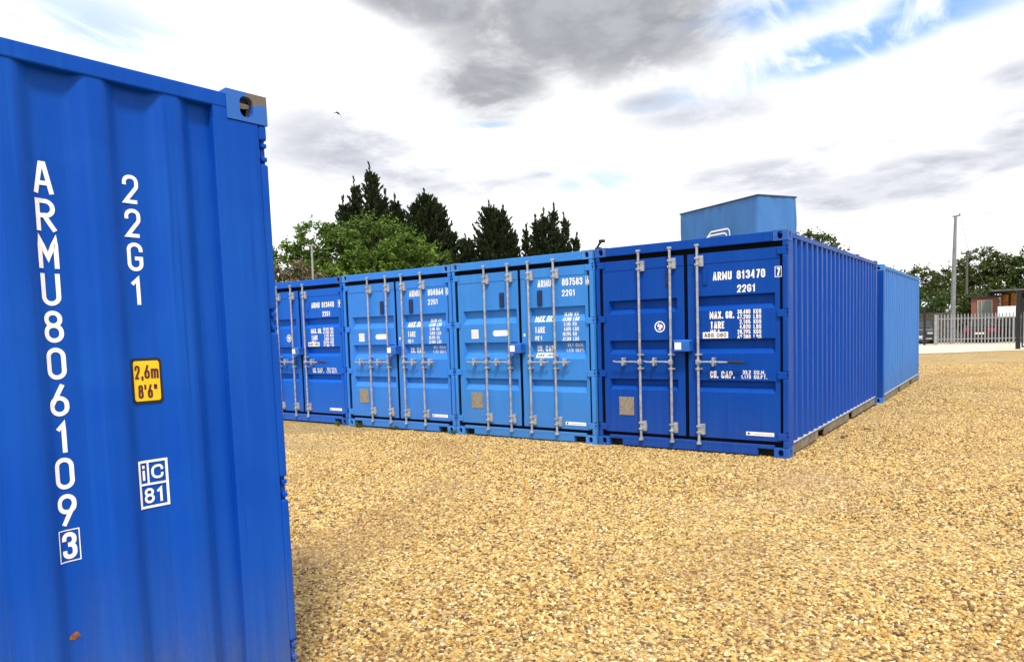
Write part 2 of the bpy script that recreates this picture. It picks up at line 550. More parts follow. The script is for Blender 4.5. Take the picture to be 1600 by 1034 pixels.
def holed_face(bm, o, u, v, n, du, dv, cu, cv, ru, rv, depth=.03):
    o, u, v, n = Vector(o), Vector(u), Vector(v), Vector(n)
    ang = [2 * math.pi * k / 20 for k in range(20)]
    for a in (0, du):
        for b in (0, dv):
            ang.append(math.atan2(b - cv, a - cu) % (2 * math.pi))
    ang = sorted(set(round(a, 5) for a in ang))
    outer, inner, deep = [], [], []
    for a in ang:
        c, s = math.cos(a), math.sin(a)
        k = 1e9
        if c > 1e-6: k = min(k, (du - cu) / c)
        if c < -1e-6: k = min(k, -cu / c)
        if s > 1e-6: k = min(k, (dv - cv) / s)
        if s < -1e-6: k = min(k, -cv / s)
        outer.append(bm.verts.new(o + u * (cu + c * k) + v * (cv + s * k)))
        # stadium-like hole
        e = .7
        pu = cu + ru * math.copysign(abs(c) ** e, c)
        pv = cv + rv * math.copysign(abs(s) ** e, s)
        inner.append(bm.verts.new(o + u * pu + v * pv))
        deep.append(bm.verts.new(o + u * pu + v * pv - n * depth))
    m = len(ang)
    for i in range(m):
        j = (i + 1) % m
        bm.faces.new((outer[i], outer[j], inner[j], inner[i]))
        bm.faces.new((inner[i], inner[j], deep[j], deep[i]))


def casting(mb, right, rear, top):
    """one ISO corner fitting; right/rear/top choose the corner"""
    x0, x1 = (-.162, 0) if right else (-W, -W + .162)
    y0, y1 = (0, .178) if rear else (L - .178, L)
    z0, z1 = (H - .118, H) if top else (0, .118)
    bm = bmesh.new()
    fx = x1 if right else x0
    fy = y0 if rear else y1
    fz = z1 if top else z0
    dx_, dy_, dz_ = x1 - x0, y1 - y0, z1 - z0
    zc_ = dz_ / 2 if True else 0
    holed_face(bm, (fx, y0, z0), (0, 1, 0), (0, 0, 1), (1 if right else -1, 0, 0), dy_, dz_, (dy_ * .52 if rear else dy_ * .48), zc_, .030, .042)
    holed_face(bm, (x0, fy, z0), (1, 0, 0), (0, 0, 1), (0, -1 if rear else 1, 0), dx_, dz_, dx_ * (.47 if right else .53), zc_, .029, .040)
    holed_face(bm, (x0, y0, fz), (1, 0, 0), (0, 1, 0), (0, 0, 1 if top else -1), dx_, dy_, dx_ / 2, dy_ / 2, .032, .06)
    ix = x0 if right else x1
    iy = y1 if rear else y0
    iz = z0 if top else z1
    for q in (((ix, y0, z0), (ix, y1, z0), (ix, y1, z1), (ix, y0, z1)), ((x0, iy, z0), (x1, iy, z0), (x1, iy, z1), (x0, iy, z1)), ((x0, y0, iz), (x1, y0, iz), (x1, y1, iz), (x0, y1, iz))):
        bm.faces.new([bm.verts.new(p) for p in q])
    bmesh.ops.remove_doubles(bm, verts=bm.verts[:], dist=1e-5)
    # round the outer edges

    def onb(v):
        return (abs(v.co.x - x0) < 1e-5 or abs(v.co.x - x1) < 1e-5) + (abs(v.co.y - y0) < 1e-5 or abs(v.co.y - y1) < 1e-5) + (abs(v.co.z - z0) < 1e-5 or abs(v.co.z - z1) < 1e-5)
    ed = [e for e in bm.edges if onb(e.verts[0]) >= 2 and onb(e.verts[1]) >= 2 and len(e.link_faces) == 2 and abs(e.link_faces[0].normal.dot(e.link_faces[1].normal)) < .5
          and sum(abs(e.verts[0].co[k] - fx_) < 1e-5 and abs(e.verts[1].co[k] - fx_) < 1e-5 for k, fx_ in ((0, fx), (1, fy), (2, fz))) >= 2]
    try:
        bmesh.ops.bevel(bm, geom=ed, offset=.012, segments=3, affect='EDGES', profile=.5)
    except Exception:
        pass
    mb.add_bm(bm)


HINGE_Z = (2.362, 1.66, .95, .245)
Y_POST = .236
PITCH, OUT_W, SLOPE = .267, .085, .030
DEEP = .036


def wall_profile():
    """(y, depth) along a side wall"""
    pr = [(Y_POST - .02, DEEP), (.327, DEEP)]
    k = 0
    y = .357
    while y + OUT_W + SLOPE < L - .17:
        pr += [(y, 0), (y + OUT_W, 0), (y + OUT_W + SLOPE, DEEP)]
        y += PITCH
        if y + OUT_W + SLOPE < L - .17:
            pr.append((y - SLOPE, DEEP))
    pr.append((L - .15, DEEP))
    return pr


_SHARP = wall_profile()


def sharp_depth(y):
    for (a, da), (b, db) in zip(_SHARP, _SHARP[1:]):
        if a <= y <= b:
            return da + (db - da) * (y - a) / max(b - a, 1e-6)
    return DEEP


def wall_depth(y, rnd=.007):
    # pressed steel: every fold is rounded
    return sum(sharp_depth(y + k * rnd / 6) for k in range(-6, 7)) / 13


def rounded_profile(rnd):
    pr = []
    y = Y_POST - .01
    while y < L - .15:
        pr.append((y, wall_depth(y, rnd)))
        y += .004 if any(abs(y - b[0]) < rnd + .004 for b in _SHARP) else .012
    return pr


PROFILES = {.007: rounded_profile(.007), .024: rounded_profile(.024)}


RIB_A = dict(z=((1.722, 1.897), (1.205, 1.38), (.742, .885)), ts=.020, bs=.068, d=.072)
RIB_B = dict(z=((1.665, 1.868), (1.15, 1.395), (.692, .862)), ts=.020, bs=.090, d=.060)


def rib_depth(x, z, x0, x1, rib):
    for z0, z1 in rib['z']:
        if z0 < z < z1 and x0 < x < x1:
            k = min((z1 - z) / rib['ts'], (z - z0) / rib['bs'], (x - x0) / .025, (x1 - x) / .025, 1)
            return rib['d'] * max(k, 0)
    return 0.0


PY = .028   # door skin


def door_skin(mb, x0, x1, rx0, rx1, rib, z0=.186, z1=2.408):
    zs = sorted(rib['z'])
    cur = z0

    def q(a, b, c, d, y=PY):
        mb.quad((a, y, c), (b, y, c), (b, y, d), (a, y, d))
    for r0, r1 in zs:
        q(x0, x1, cur, r0)
        q(x0, rx0, r0, r1)
        q(rx1, x1, r0, r1)
        ix0, ix1, iz0, iz1 = rx0 + .025, rx1 - .025, r0 + rib['bs'], r1 - rib['ts']
        o = [(rx0, PY, r0), (rx1, PY, r0), (rx1, PY, r1), (rx0, PY, r1)]
        yi = PY + rib['d']
        i = [(ix0, yi, iz0), (ix1, yi, iz0), (ix1, yi, iz1), (ix0, yi, iz1)]
        for k in range(4):
            mb.quad(o[k], o[(k + 1) % 4], i[(k + 1) % 4], i[k])
        mb.quad(*i)
        cur = r1
    q(x0, x1, cur, z1)
    # edge returns and the raised perimeter frame
    for a, b in ((x0, x0), (x1, x1)):
        mb.quad((a, PY, z0), (a, PY + .05, z0), (a, PY + .05, z1), (a, PY, z1))
    mb.quad((x0, PY, z0), (x1, PY, z0), (x1, PY + .05, z0), (x0, PY + .05, z0))
    mb.quad((x0, PY, z1), (x1, PY, z1), (x1, PY + .05, z1), (x0, PY + .05, z1))
    mb.box(x0 + .001, x1 - .001, PY - .006, PY + .001, z1 - .125, z1 - .001)
    mb.box(x0 + .001, x1 - .001, PY - .006, PY + .001, z0 + .001, z0 + .125)


def locking_bar(door, x, body, side=1):
    mb = MB()
    mb.tube([(x, -.016, .12), (x, -.016, 2.50)], .0165, 12)
    for z in (2.505, .112):                              # cam ends in their keepers
        mb.box(x - .026, x + .026, -.036, .003, z - .014, z + .014, .004)
        mb.box(x - .016, x + .016, -.030, .002, z - .04 if z > 1 else z + .014, z - .014 if z > 1 else z + .04, .003)
    for z in (2.315, .285):                              # bearing brackets
        mb.box(x + .014 * side - (.0 if side > 0 else .056), x + .014 * side + (.056 if side > 0 else 0), -.012, PY - .001, z - .065, z + .065, .004)
        mb.box(x - .026, x + .026, -.040, PY - .001, z - .05, z - .025, .004)
        mb.box(x - .026, x + .026, -.040, PY - .001, z + .025, z + .05, .004)
    for z in (1.195, 1.02):                              # guides round the hub
        mb.box(x - .042, x + .042, -.008, PY - .001, z - .011, z + .011, .003)
        mb.box(x - .024, x + .024, -.038, -.004, z - .013, z + .013, .004)
    return mb.obj('locking_bar', M['galv'], door)


def door_handle(door, x, x_end, grip=False):
    s = 1 if x_end > x else -1
    mb = MB()
    z = 1.105
    mb.box(x - .026, x + .026, -.046, .002, z - .030, z + .030, .006)
    e = x_end if not grip else x + s * .375
    mb.tube([(x + s * .02, -.046, z), (x + s * .08, -.052, z + .004), (x + s * abs(e - x) * .55, -.050, z + .004), (e - s * .05, -.046, z), (e, -.044, z + (.0 if grip else .012))], [.012, .011, .011, .011, .009], 8)
    rx = x + s * abs((e - x)) * (.62 if not grip else .52)
    mb.box(rx - .014, rx + .014, -.066, PY - .001, z - .05, z + .055, .006)     # catch that holds the handle
    mb.box(rx - .034, rx + .034, -.058, -.036, z - .016, z + .018, .005)
    o = mb.obj('door_handle', M['galv'], door)
    if grip:
        g = MB()
        g.tube([(e - s * .005, -.044, z), (e + s * .03, -.044, z), (x_end - s * .01, -.044, z - .004), (x_end, -.044, z - .004)], [.014, .017, .017, .010], 10)
        g.obj('hand_grip', M['blackplastic'], door)
    return o


def hinges(door, right, body):
    for z in HINGE_Z:
        mb = MB()
        a, b = (-.125, -.030) if right else (-W + .030, -W + .125)
        mb.box(a, b, .004, PY + .004, z - .042, z + .042, .006)
        xp = -.034 if right else -W + .034
        mb.tube([(xp, .018, z - .052), (xp, .018, z + .052)], .013, 10)
        for dz_ in (-.028, .028):
            if right:
                mb.box(-.034, -.004, 0.008, .03, z + dz_ - .009, z + dz_ + .009, .003)
            else:
                mb.box(-W + .004, -W + .034, 0.008, .03, z + dz_ - .009, z + dz_ + .009, .003)
        mb.obj('hinge', body, door)


def build_container(label, body, cast, style, loc, matrix=None, marks=None, rail='railgrey', end_post=None, rnd=.007, group='blue shipping containers', full=True):
    """full twenty-foot box; door end at y = 0, right wall on x = 0"""
    body, cast = M[body], M[cast]
    t = thing('shipping_container', label, 'shipping container', loc, 0, group)
    if matrix is not None:
        t.matrix_world = matrix
    # corner fittings
    for top in (True, False):
        for right in (True, False):
            for rear in (True, False):
                mb = MB()
                casting(mb, right, rear, top)
                mb.obj('corner_casting', cast, t)
    # corner posts; the rear ones have hinge pockets cut into the edge
    for right in (True, False):
        mb = MB()
        zs = [.118]
        for hz in sorted(HINGE_Z):
            zs += [hz - .048, hz + .048]
        zs.append(H - .118)

        def X(a, b):
            return (a, b) if right else (-W - b, -W - a)
        a, b = X(-.060, -.004)
        mb.box(a, b, .040, Y_POST, .118, H - .118, .004)
        mb.box(a, b, .178, Y_POST, H - .1215, H - .0795)
        for k in range(0, len(zs), 2):
            a, b = X(-.060, -.004)
            mb.box(a, b, .004, .0405, zs[k], zs[k + 1], .010, 3)
        a, b = X(-.060, -.026)
        mb.box(a, b, .007, .0405, .12, H - .12)
        a, b = X(-.092, -.060)
        mb.box(a, b, .085, .125, .118, H - .118)
        mb.obj('corner_post', body, t)
        mb = MB()
        a, b = X(-.120, -.004)
        mb.box(a, b, L - .168, L - .004, .118, H - .118, .010, 2)
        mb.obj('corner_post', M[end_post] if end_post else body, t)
    # header and sill of the door end
    mb = MB()
    mb.box(-W + .162, -.162, .004, .10, H - .118, H - .006, .006)
    mb.box(-W + .165, -.165, -.004, .006, H - .113, H - .104)
    mb.obj('door_header', body, t)
    mb = MB()
    mb.box(-W + .162, -.162, .004, .12, .098, .143, .005)
    mb.box(-W + .355, -.355, .004, .12, .018, .100, .005)
    for x in (-W + .355, -.355):
        mb.box(x - .006, x + .006, .006, .12, .016, .1)
    mb.obj('door_sill', body, t)
    mb = MB()
    mb.box(-W + .15, -.15, .09, .115, .02, .1)
    mb.obj('sill_pocket', M['dark'], t)
    # far end
    mb = MB()
    mb.box(-W + .162, -.162, L - .08, L - .004, H - .118, H - .006, .006)
    mb.box(-W + .162, -.162, L - .08, L - .004, .03, .15, .006)
    x = -W + .12
    rows = []
    k = 0
    while x < -.12:
        for dxx, dd in ((0, .04), (.05, 0), (.14, 0), (.19, .04)):
            rows.append([(min(x + dxx, -.11), L - .02 - dd, .14), (min(x + dxx, -.11), L - .02 - dd, H - .11)])
        x += .25
    mb.grid(rows)
    mb.obj('end_wall', body, t)
    # side walls, rails, roof, floor
    for right in (True, False):
        mb = MB()
        rows = []
        for y, d in PROFILES[rnd]:
            x = -.008 - d if right else -W + .008 + d
            rows.append([(x, y, z) for z in (.160, .8, 1.6, 2.525)])
        mb.grid(rows)
        sw = mb.obj('side_wall', body, t, True)

        def X(a, b):
            return (a, b) if right else (-W - b, -W - a)
        mb = MB()
        a, b = X(-.062, -.003)
        mb.box(a, b, .17, L - .17, H - .080, H - .019, .006, 2)
        mb.obj('top_rail', body, t)
        mb = MB()
        a, b = X(-.040, -.012)
        segs = ((.178, 1.49), (1.87, 3.53), (3.86, L - .178)) if rail == 'railgrey' else ((.178, 1.86), (2.2, 3.86), (4.2, L - .178))
        for y0, y1 in segs:
            mb.box(a, b, y0, y1, .022, .150, .004)
        a2, b2 = X(-.040, -.013)
        mb.box(a2, b2, .178, L - .178, .118, .149)
        rl = mb.obj('bottom_rail', M[rail], t)
        mb = MB()
        a, b = X(-.05, .002)
        mb.box(a, b, Y_POST, L - .17, .150, .164, .003)
        mb.obj('rail_flange', M['flange'], rl)
    mb = MB()
    rows = []
    y = .1
    while y < L - .1:
        for dyy, dd in ((0, 0), (.09, 0), (.11, .02), (.2, .02)):
            rows.append([(-W + .05, y + dyy, H - .03 - dd), (-.05, y + dyy, H - .03 - dd)])
        y += .22
    mb.grid(rows)
    mb.obj('roof_panel', body, t)
    mb = MB()
    mb.box(-W + .06, -.06, .1, L - .1, .12, .158)
    mb.obj('floor', M['dark'], t)
    # door gasket: the black rubber that shows round and between the leaves
    mb = MB()
    for a, b, c, d in ((-W + .060, -.060, H - .185, H - .116), (-W + .060, -.060, .142, .188), (-W + .060, -W + .100, .188, H - .185), (-.100, -.060, .188, H - .185), (-1.232, -1.178, .188, H - .185)):
        mb.box(a, b, PY + .006, PY + .06, c, d)
    mb.box(-1.212, -1.198, PY - .012, PY + .008, .19, H - .186, .003)
    mb.obj('door_gasket', M['rubber'], t)
    # doors
    rib = RIB_A if style == 'three_bar' else RIB_B
    if style == 'three_bar':
        lr, rr_ = (-2.262, -1.322), (-1.085, -.148)
    else:
        lr, rr_ = (-2.250, -1.262), (-1.050, -.140)
    mb = MB()
    door_skin(mb, -W + .095, -1.228, lr[0], lr[1], rib)
    left = mb.obj('door', body, t)
    mb = MB()
    door_skin(mb, -1.182, -.095, rr_[0], rr_[1], rib)
    right_d = mb.obj('door', body, t)
    hinges(left, False, body)
    hinges(right_d, True, body)
    if style == 'three_bar':
        bars = ((left, -1.812, -2.178, False), (left, -1.393, -1.745, False), (right_d, -1.045, -.478, True))
    else:
        bars = ((left, -1.804, -2.155, False), (left, -1.380, -1.735, False), (right_d, -1.025, -.690, False), (right_d, -.606, -.352, False))
    for dr, x, xe, grip in bars:
        locking_bar(dr, x, body)
        door_handle(dr, x, xe, grip)
    # vents
    for dr, vx, vz0, vz1 in ((left, -1.435, 2.04, 2.215), (right_d, -.962, 2.025, 2.215)) if style == 'three_bar' else ((left, -1.512, 1.90, 2.11), (right_d, -.856, 1.89, 2.105)):
        mb = MB()
        if style == 'three_bar':
            mb.box(vx - .030, vx + .030, PY - .012, PY - .001, vz0, vz1, .004)
            mb.box(vx - .022, vx + .014, PY - .016, PY - .011, vz0 + .02, vz1 - .03, .002)
            mb.obj('door_vent', M['navyplastic'] if dr is left else body, dr)
        else:
            mb.box(vx - .038, vx + .038, PY - .026, PY - .001, vz0, vz1, .008, 2)
            for k in range(4):
                zz = vz0 + .03 + k * (vz1 - vz0 - .05) / 4
                mb.box(vx - .028, vx + .028, PY - .032, PY - .024, zz, zz + .016, .003)
            mb.obj('door_vent', M['navyplastic'], dr)
    # lock box across the gap
    mb = MB()
    mb.box(-1.318, -1.120, -.105, PY - .004, 1.236, 1.372, .010, 2)
    mb.box(-1.335, -1.10, -.090, -.07, 1.352, 1.380, .004)
    lk = mb.obj('lock_box', M['lockblue'], t)
    mb = MB()
    rect(mb, -1.306, -1.222, 1.262, 1.348, lambda u, v, l=0: (u, -.1062, v))
    lb = mb.obj('label', M['white'], lk)

    def pl(rx0, rx1, lift0=.0018):
        def place(u, v, l=0.0):
            ext = .006 if (v > 2.283 or v < .311) else 0.0
            return (u, PY - ext + rib_depth(u, v, rx0, rx1, rib) - lift0 - l, v)
        return place
    PL, PR = pl(*lr), pl(*rr_)
    # data plate and papers on the left leaf
    mb = MB()
    mb.box(-2.137, -1.925, PY - .006, PY - .0005, .41, .648, .002)
    dp = mb.obj('data_plate', M['plate'], left)
    mb = MB()
    for k in range(7):
        zz = .44 + k * .028
        rect(mb, -2.12, -1.945 - (k % 3) * .03, zz, zz + .006, lambda u, v, l=0: (u, PY - .0068, v))
    mb.obj('engraved_line', M['greyink'], dp)
    mb = MB()
    rect(mb, -.485, -.165, .243, .287, PR)
    stk = mb.obj('sticker', M['white'], right_d)
    mb = MB()
    rect(mb, -.40, -.185, .261, .266, lambda u, v, l=0: (u, PY - .0092, v))
    mb.obj('sticker_line', M['greyink'], stk)
    mb = MB()
    cpts = [(-.455 + .014 * math.cos(a * .6283), PY - .0092, .265 + .014 * math.sin(a * .6283)) for a in range(10)]
    mb.quad(*cpts)
    mb.obj('sticker_print', M['navyplastic'], stk)
    if style == 'three_bar':
        mb = MB()
        n = 40
        cx, cz = -1.553, 1.545
        for r0, r1 in ((.056, .070),):
            for k in range(n):
                a, b = 2 * math.pi * k / n, 2 * math.pi * (k + 1) / n
                mb.quad(*[PL(cx + r * math.cos(q), cz + r * math.sin(q)) for r, q in ((r0, a), (r1, a), (r1, b), (r0, b))])
        # a plain wing-like mark inside the ring
        for poly in (((-.030, -.034), (.022, -.040), (.004, -.008)), ((-.004, -.012), (.034, -.018), (.040, .014), (.010, .034)), ((-.034, .002), (-.006, -.010), (.000, .034), (-.020, .042))):
            mb.quad(*[PL(cx + a, cz + b, .0004) for a, b in poly])
        mb.obj('round_emblem', M['white'], left)
    else:
        mb = MB()
        rect(mb, -2.10, -1.968, 1.455, 1.588, PL)
        sq = mb.obj('sticker', M['white'], left)
        mb = MB()
        for k in range(3):
            rect(mb, -2.088, -1.98, 1.485 + k * .03, 1.492 + k * .03, lambda u, v, l=0: PL(u, v, .001))
        mb.obj('sticker_print', M['greyink'], sq)
        mb = MB()
        pts = []
        for a in range(24):
            q = 2 * math.pi * a / 24
            pts.append(PL(-1.560 + math.copysign(.095, math.cos(q)) + .042 * math.cos(q), 1.526 + .042 * math.sin(q)))
        mb.quad(*pts)
        mb.obj('oval_sticker', M['white'], left)
        mb = MB()
        mb.quad(*[PR(-1.137 + .016 * math.cos(q * .6283), 1.49 + .024 * math.sin(q * .6283)) for q in range(10)])
        mb.obj('round_sticker', M['white'], right_d)
    if marks:
        pre, num, chk, abs_z = marks
        ink = M['white'] if style == 'three_bar' else M['whiteworn']

        def row(name, items, material=ink):
            for s, u0, v0, h, tot, al in items:
                mb = MB()
                text_mesh(mb, s, u0, v0, h, tot, place=PR, align=al, t=h * .18)
                mb.obj(name, material, right_d)
        if style == 'three_bar':
            row('container_number', [(pre, -.866, 2.075, .098, .225, 'l'), (num, -.582, 2.075, .098, .325, 'l')])
            mb = MB()
            frame_mesh(mb, -.150, -.075, 2.068, 2.188, .007, PR)
            text_mesh(mb, chk, -.134, 2.083, .088, .044, place=PR, t=.016)
            mb.obj('check_digit', ink, right_d)
            row('size_code', [('22G1', -.578, 1.920, .088, .212, 'l')])
            row('weight_heading', [('MAX.', -.911, 1.620, .086, .162, 'l'), ('GR.', -.718, 1.620, .086, .100, 'l'), ('TARE', -.906, 1.502, .086, .178, 'l'), ('NET', -.906, 1.402, .086, .120, 'l')])
            it = []
            for k, (a, b) in enumerate((('30.480', 'KGS'), ('67.200', 'LBS'), ('2.185', 'KGS'), ('4.820', 'LBS'), ('28.295', 'KGS'), ('62.380', 'LBS'))):
                z = 1.668 - k * .0585
                it.append((a, -.428, z, .050, .150 * len(a) / 6, 'r'))
                it.append((b, -.392, z, .050, .088, 'l'))
            row('weight_figure', it)
            row('capacity_heading', [('CU.', -.914, .910, .086, .098, 'l'), ('CAP.', -.778, .910, .086, .160, 'l')])
            row('capacity_figure', [('33.2', -.428, .962, .044, .092, 'r'), ('CU.M.', -.392, .962, .044, .130, 'l'), ('1.173', -.428, .908, .044, .112, 'r'), ('CU.FT.', -.392, .908, .044, .150, 'l')])
            a0, a1, z0, z1 = -.998, -.690, 1.388, 1.463
        else:
            row('container_number', [(pre, -.892, 2.146, .098, .225, 'l'), (num, -.494, 2.146, .098, .320, 'l')])
            mb = MB()
            frame_mesh(mb, -.128, -.060, 2.138, 2.250, .006, PR)
            text_mesh(mb, chk, -.115, 2.152, .084, .042, place=PR, t=.014)
            mb.obj('check_digit', ink, right_d)
            row('size_code', [('22G1', -.498, 2.004, .088, .208, 'l')])
            row('weight_heading', [('MAX.', -.958, 1.664, .086, .170, 'l'), ('GR.', -.768, 1.664, .086, .112, 'l'), ('TARE', -.958, 1.512, .086, .178, 'l'), ('NET', -.958, 1.384, .086, .125, 'l')])
            it = []
            for k, (a, b) in enumerate((('30.480', 'KG'), ('67.200', 'LBS'), ('2.185', 'KG'), ('4.820', 'LBS'), ('28.295', 'KG'), ('62.380', 'LBS'))):
                z = 1.735 - k * .0672
                it.append((a, -.372, z, .050, .130 * len(a) / 6, 'r'))
                it.append((b, -.338, z, .050, .092 * len(b) / 3, 'l'))
            row('weight_figure', it)
            row('capacity_heading', [('CU.', -.958, 1.250, .086, .098, 'l'), ('CAP.', -.822, 1.250, .086, .160, 'l')])
            row('capacity_figure', [('33.1', -.372, 1.315, .044, .092, 'r'), ('CU.M.', -.338, 1.315, .044, .130, 'l'), ('1.170', -.372, 1.245, .044, .112, 'r'), ('CU.FT.', -.338, 1.245, .044, .140, 'l')])
            a0, a1, z0, z1 = -.960, -.655, 1.168, 1.232
        if abs_z:
            mb = MB()
            rect(mb, a0, a1, z0, z1, PR, .0012)
            st = mb.obj('sticker', M['white'], right_d)
            mb = MB()
            text_mesh(mb, 'ABS 080', a0 + .02, z0 + .013, z1 - z0 - .026, a1 - a0 - .04, place=lambda u, v, l=0: PR(u, v, .0022 + l), t=.009)
            mb.obj('sticker_print', M['ink'], st)
    return t


cD = build_container('strong blue container with long corrugated side, nearest corner of the row of doors', 'navy', 'cast_blue', 'three_bar', (0, 0, -.006), marks=('ARMU', '813470', '7', True))
cC = build_container('light blue container between two others, with white sticker beside its oval one, marked 807583', 'sky', 'cast_light', 'four_bar', (-2.4621, -.0236, -.013), marks=('ARMU', '807583', '6', True))
cB = build_container('mid blue container marked 804864, second from the left in the row of doors', 'mid', 'cast_light', 'four_bar', (-4.9163, -.0259, -.018), marks=('ARMU', '804864', '0', False))
cA = build_container('royal blue container marked 813440, partly hidden behind the close container at left', 'royal', 'cast_blue', 'three_bar', (-7.3982, .0052, -.021), marks=('ARMU', '813440', '9', True))
_ME = Matrix.Translation((.0447, 6.4426, -.038)) @ Matrix.Rotation(.0073, 4, 'Z') @ Matrix.Translation((-W, L, 0)) @ Matrix.Rotation(math.pi, 4, 'Z')
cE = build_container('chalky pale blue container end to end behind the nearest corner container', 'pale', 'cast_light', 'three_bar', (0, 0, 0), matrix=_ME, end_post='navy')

# the close container at the left edge, doors turned away towards the row
_MN = (Matrix.Translation((-.3671, -6.4819, -.0309)) @ Matrix.Rotation(-.084414, 4, 'Z') @ Matrix.Rotation(-.006327, 4, 'X') @ Matrix.Rotation(-.027127, 4, 'Y')
       @ Matrix.Rotation(math.pi, 4, 'Z') @ Matrix.Translation((W, 0, 0)))
cN = build_container('deep blue container filling the left foreground, white number written downwards on its side', 'near', 'cast_near', 'three_bar', (0, 0, 0), matrix=_MN, rnd=.024)
near_wall = [o for o in cN.children if o.name.startswith('side_wall')][1]


def PN(u, v, l=0.0):
    """u = distance towards the door end (negative), as seen from outside; wall on local x = -W"""
    return (-W + .008 + wall_depth(-u, .024) - .0018 - l, -u, v)


mb = MB()
for k, ch in enumerate('ARMU806109'):
    text_mesh(mb, ch, -.833 + (.004 if ch == '1' else 0), 2.148 - k * .1252 - .054, .108, None, wd=(.060 if ch not in 'M1' else .052), t=.0145, place=PN, align='c')
mb.obj('container_number', M['white'], near_wall)
mb = MB()
frame_mesh(mb, -.868, -.800, .842, .953, .0035, PN)
text_mesh(mb, '3', -.834, .852, .092, None, wd=.046, t=.0145, place=PN, align='c')
mb.obj('check_digit', M['white'], near_wall)
mb = MB()
for k, ch in enumerate('22G1'):
    text_mesh(mb, ch, -.552, 2.146 - k * .123 - .052, .104, None, wd=.056, t=.0135, place=PN, align='c')
mb.obj('size_code', M['white'], near_wall)


def rounded(mb, u0, u1, v0, v1, r, place, lift=0.0):
    n = 24
    rows = []
    for k in range(n + 1):
        u = u0 + (u1 - u0) * k / n
        e = min(u - u0, u1 - u)
        ins = r - math.sqrt(max(r * r - (r - e) ** 2, 0)) if e < r else 0.0
        rows.append([place(u, v0 + ins, lift), place(u, v1 - ins, lift)])
    mb.grid(rows)


mb = MB()
PF = lambda u, v, l=0.0: (-W + .008 + wall_depth(-u - .010, .024) - .0030 - l, -u - .010, v)
rounded(mb, -.607, -.496, 1.360, 1.528, .012, PF)
hs = mb.obj('height_sticker', M['ink'], near_wall)
mb = MB()
rounded(mb, -.599, -.504, 1.370, 1.518, .008, PF, .0012)
mb.obj('sticker_face', M['yellow'], hs)
mb = MB()
PF2 = lambda u, v, l=0.0: PF(u, v, .0024 + l)
text_mesh(mb, '2,6m', -.594, 1.452, .050, .086, place=PF2, t=.0075)
text_mesh(mb, "8'6\"", -.585, 1.380, .050, .070, place=PF2, t=.0075)
mb.obj('sticker_print', M['maroon'], hs)
mb = MB()
frame_mesh(mb, -.606, -.497, .972, 1.150, .009, PF)
rect(mb, -.597, -.506, 1.057, 1.065, PF)
rect(mb, -.573, -.566, 1.065, 1.141, PF)
text_mesh(mb, 'i', -.5855, 1.076, .060, None, wd=.024, t=.009, place=PF, align='c')
text_mesh(mb, 'c', -.536, 1.078, .072, None, wd=.044, t=.009, place=PF, align='c')
text_mesh(mb, '81', -.5515, .990, .056, None, wd=.036, t=.009, place=PF, align='c')
mb.obj('approval_mark', M['white'], near_wall)
mb = MB()
random.seed(4)
pts = []
for k in range(11):
    a = 2 * math.pi * k / 11
    r = .009 + random.random() * .009
    pts.append(PN(-.836 + r * 1.3 * math.cos(a), .585 + r * math.sin(a)))
mb.quad(*pts)
M['rust'] = simple('bare rusty steel', (0.30, 0.10, 0.03), 0.85, 0, 0.45, 60)
mb.obj('rust_chip', M['rust'], near_wall)

# small black clamp on the corner fitting at the row's top
ck = thing('clamp', 'small black clamp standing on the top corner where two container roofs meet', 'clamp', (-2.40, .05, 2.585))
mb = MB()
mb.box(-.05, .03, -.03, .03, 0, .018, .004)
mb.tube([(-.03, 0, .012), (.0, -.01, .05), (.035, -.01, .085)], .015, 8)
mb.obj('bracket', M['black'], ck)
mb = MB()
mb.box(.010, .085, -.035, .025, .078, .115, .008, 2)
mb.obj('clamp_head', M['black'], ck)

# ------------------------------------------------------------------ ground


def ground_z(x, y):
    z = .003 * max(min(x, 0), -12) if y > -2 else -.012
    if y > 0:
        z -= .0035 * min(y, 40)
    return z - .004


def gravel_colour(t, rnd, tone):
    c = t.ramp(rnd, [(0.0, (0.044, 0.019, 0.006)), (0.12, (0.150, 0.073, 0.021)), (0.26, (0.334, 0.185, 0.052)), (0.40, (0.493, 0.314, 0.084)), (0.54, (0.616, 0.439, 0.148)),
                     (0.66, (0.502, 0.288, 0.054)), (0.78, (0.686, 0.525, 0.216)), (0.88, (0.722, 0.602, 0.304)), (0.95, (0.264, 0.163, 0.080)), (1.0, (0.748, 0.662, 0.440))])
    gp = t.n('ShaderNodeNewGeometry').outputs['Position']
    damp = t.math('MULTIPLY', t.mapr(t.noise(gp, .55, 5, .6, .5), .47, .68), .42)
    c = t.mix(damp, c, (0.25, 0.145, 0.06))
    return t.mix(tone, c, (0.52, 0.40, 0.24))


m, t, p = material('gold gravel bed')
co = t.n('ShaderNodeTexCoord').outputs['Object']
cols, hts = [], []
wv = t.n('ShaderNodeVectorMath', operation='MULTIPLY_ADD')
nz = t.n('ShaderNodeTexNoise')
nz.inputs['Scale'].default_value = 60
t.put(nz.inputs['Vector'], co)
t.put(wv.inputs[0], nz.outputs['Color'])
wv.inputs[1].default_value = (.016, .016, 0)
t.put(wv.inputs[2], co)
v1 = t.n('ShaderNodeTexVoronoi')
v1.inputs['Scale'].default_value = 56
t.put(v1.inputs['Vector'], wv.outputs[0])
v2 = t.n('ShaderNodeTexVoronoi')
v2.inputs['Scale'].default_value = 8.5
t.put(v2.inputs['Vector'], wv.outputs[0])
s1 = t.n('ShaderNodeSeparateColor')
t.put(s1.inputs[0], v1.outputs['Color'])
patch = t.noise(co, .35, 6, .6, .3)
rnd = s1.outputs[0]
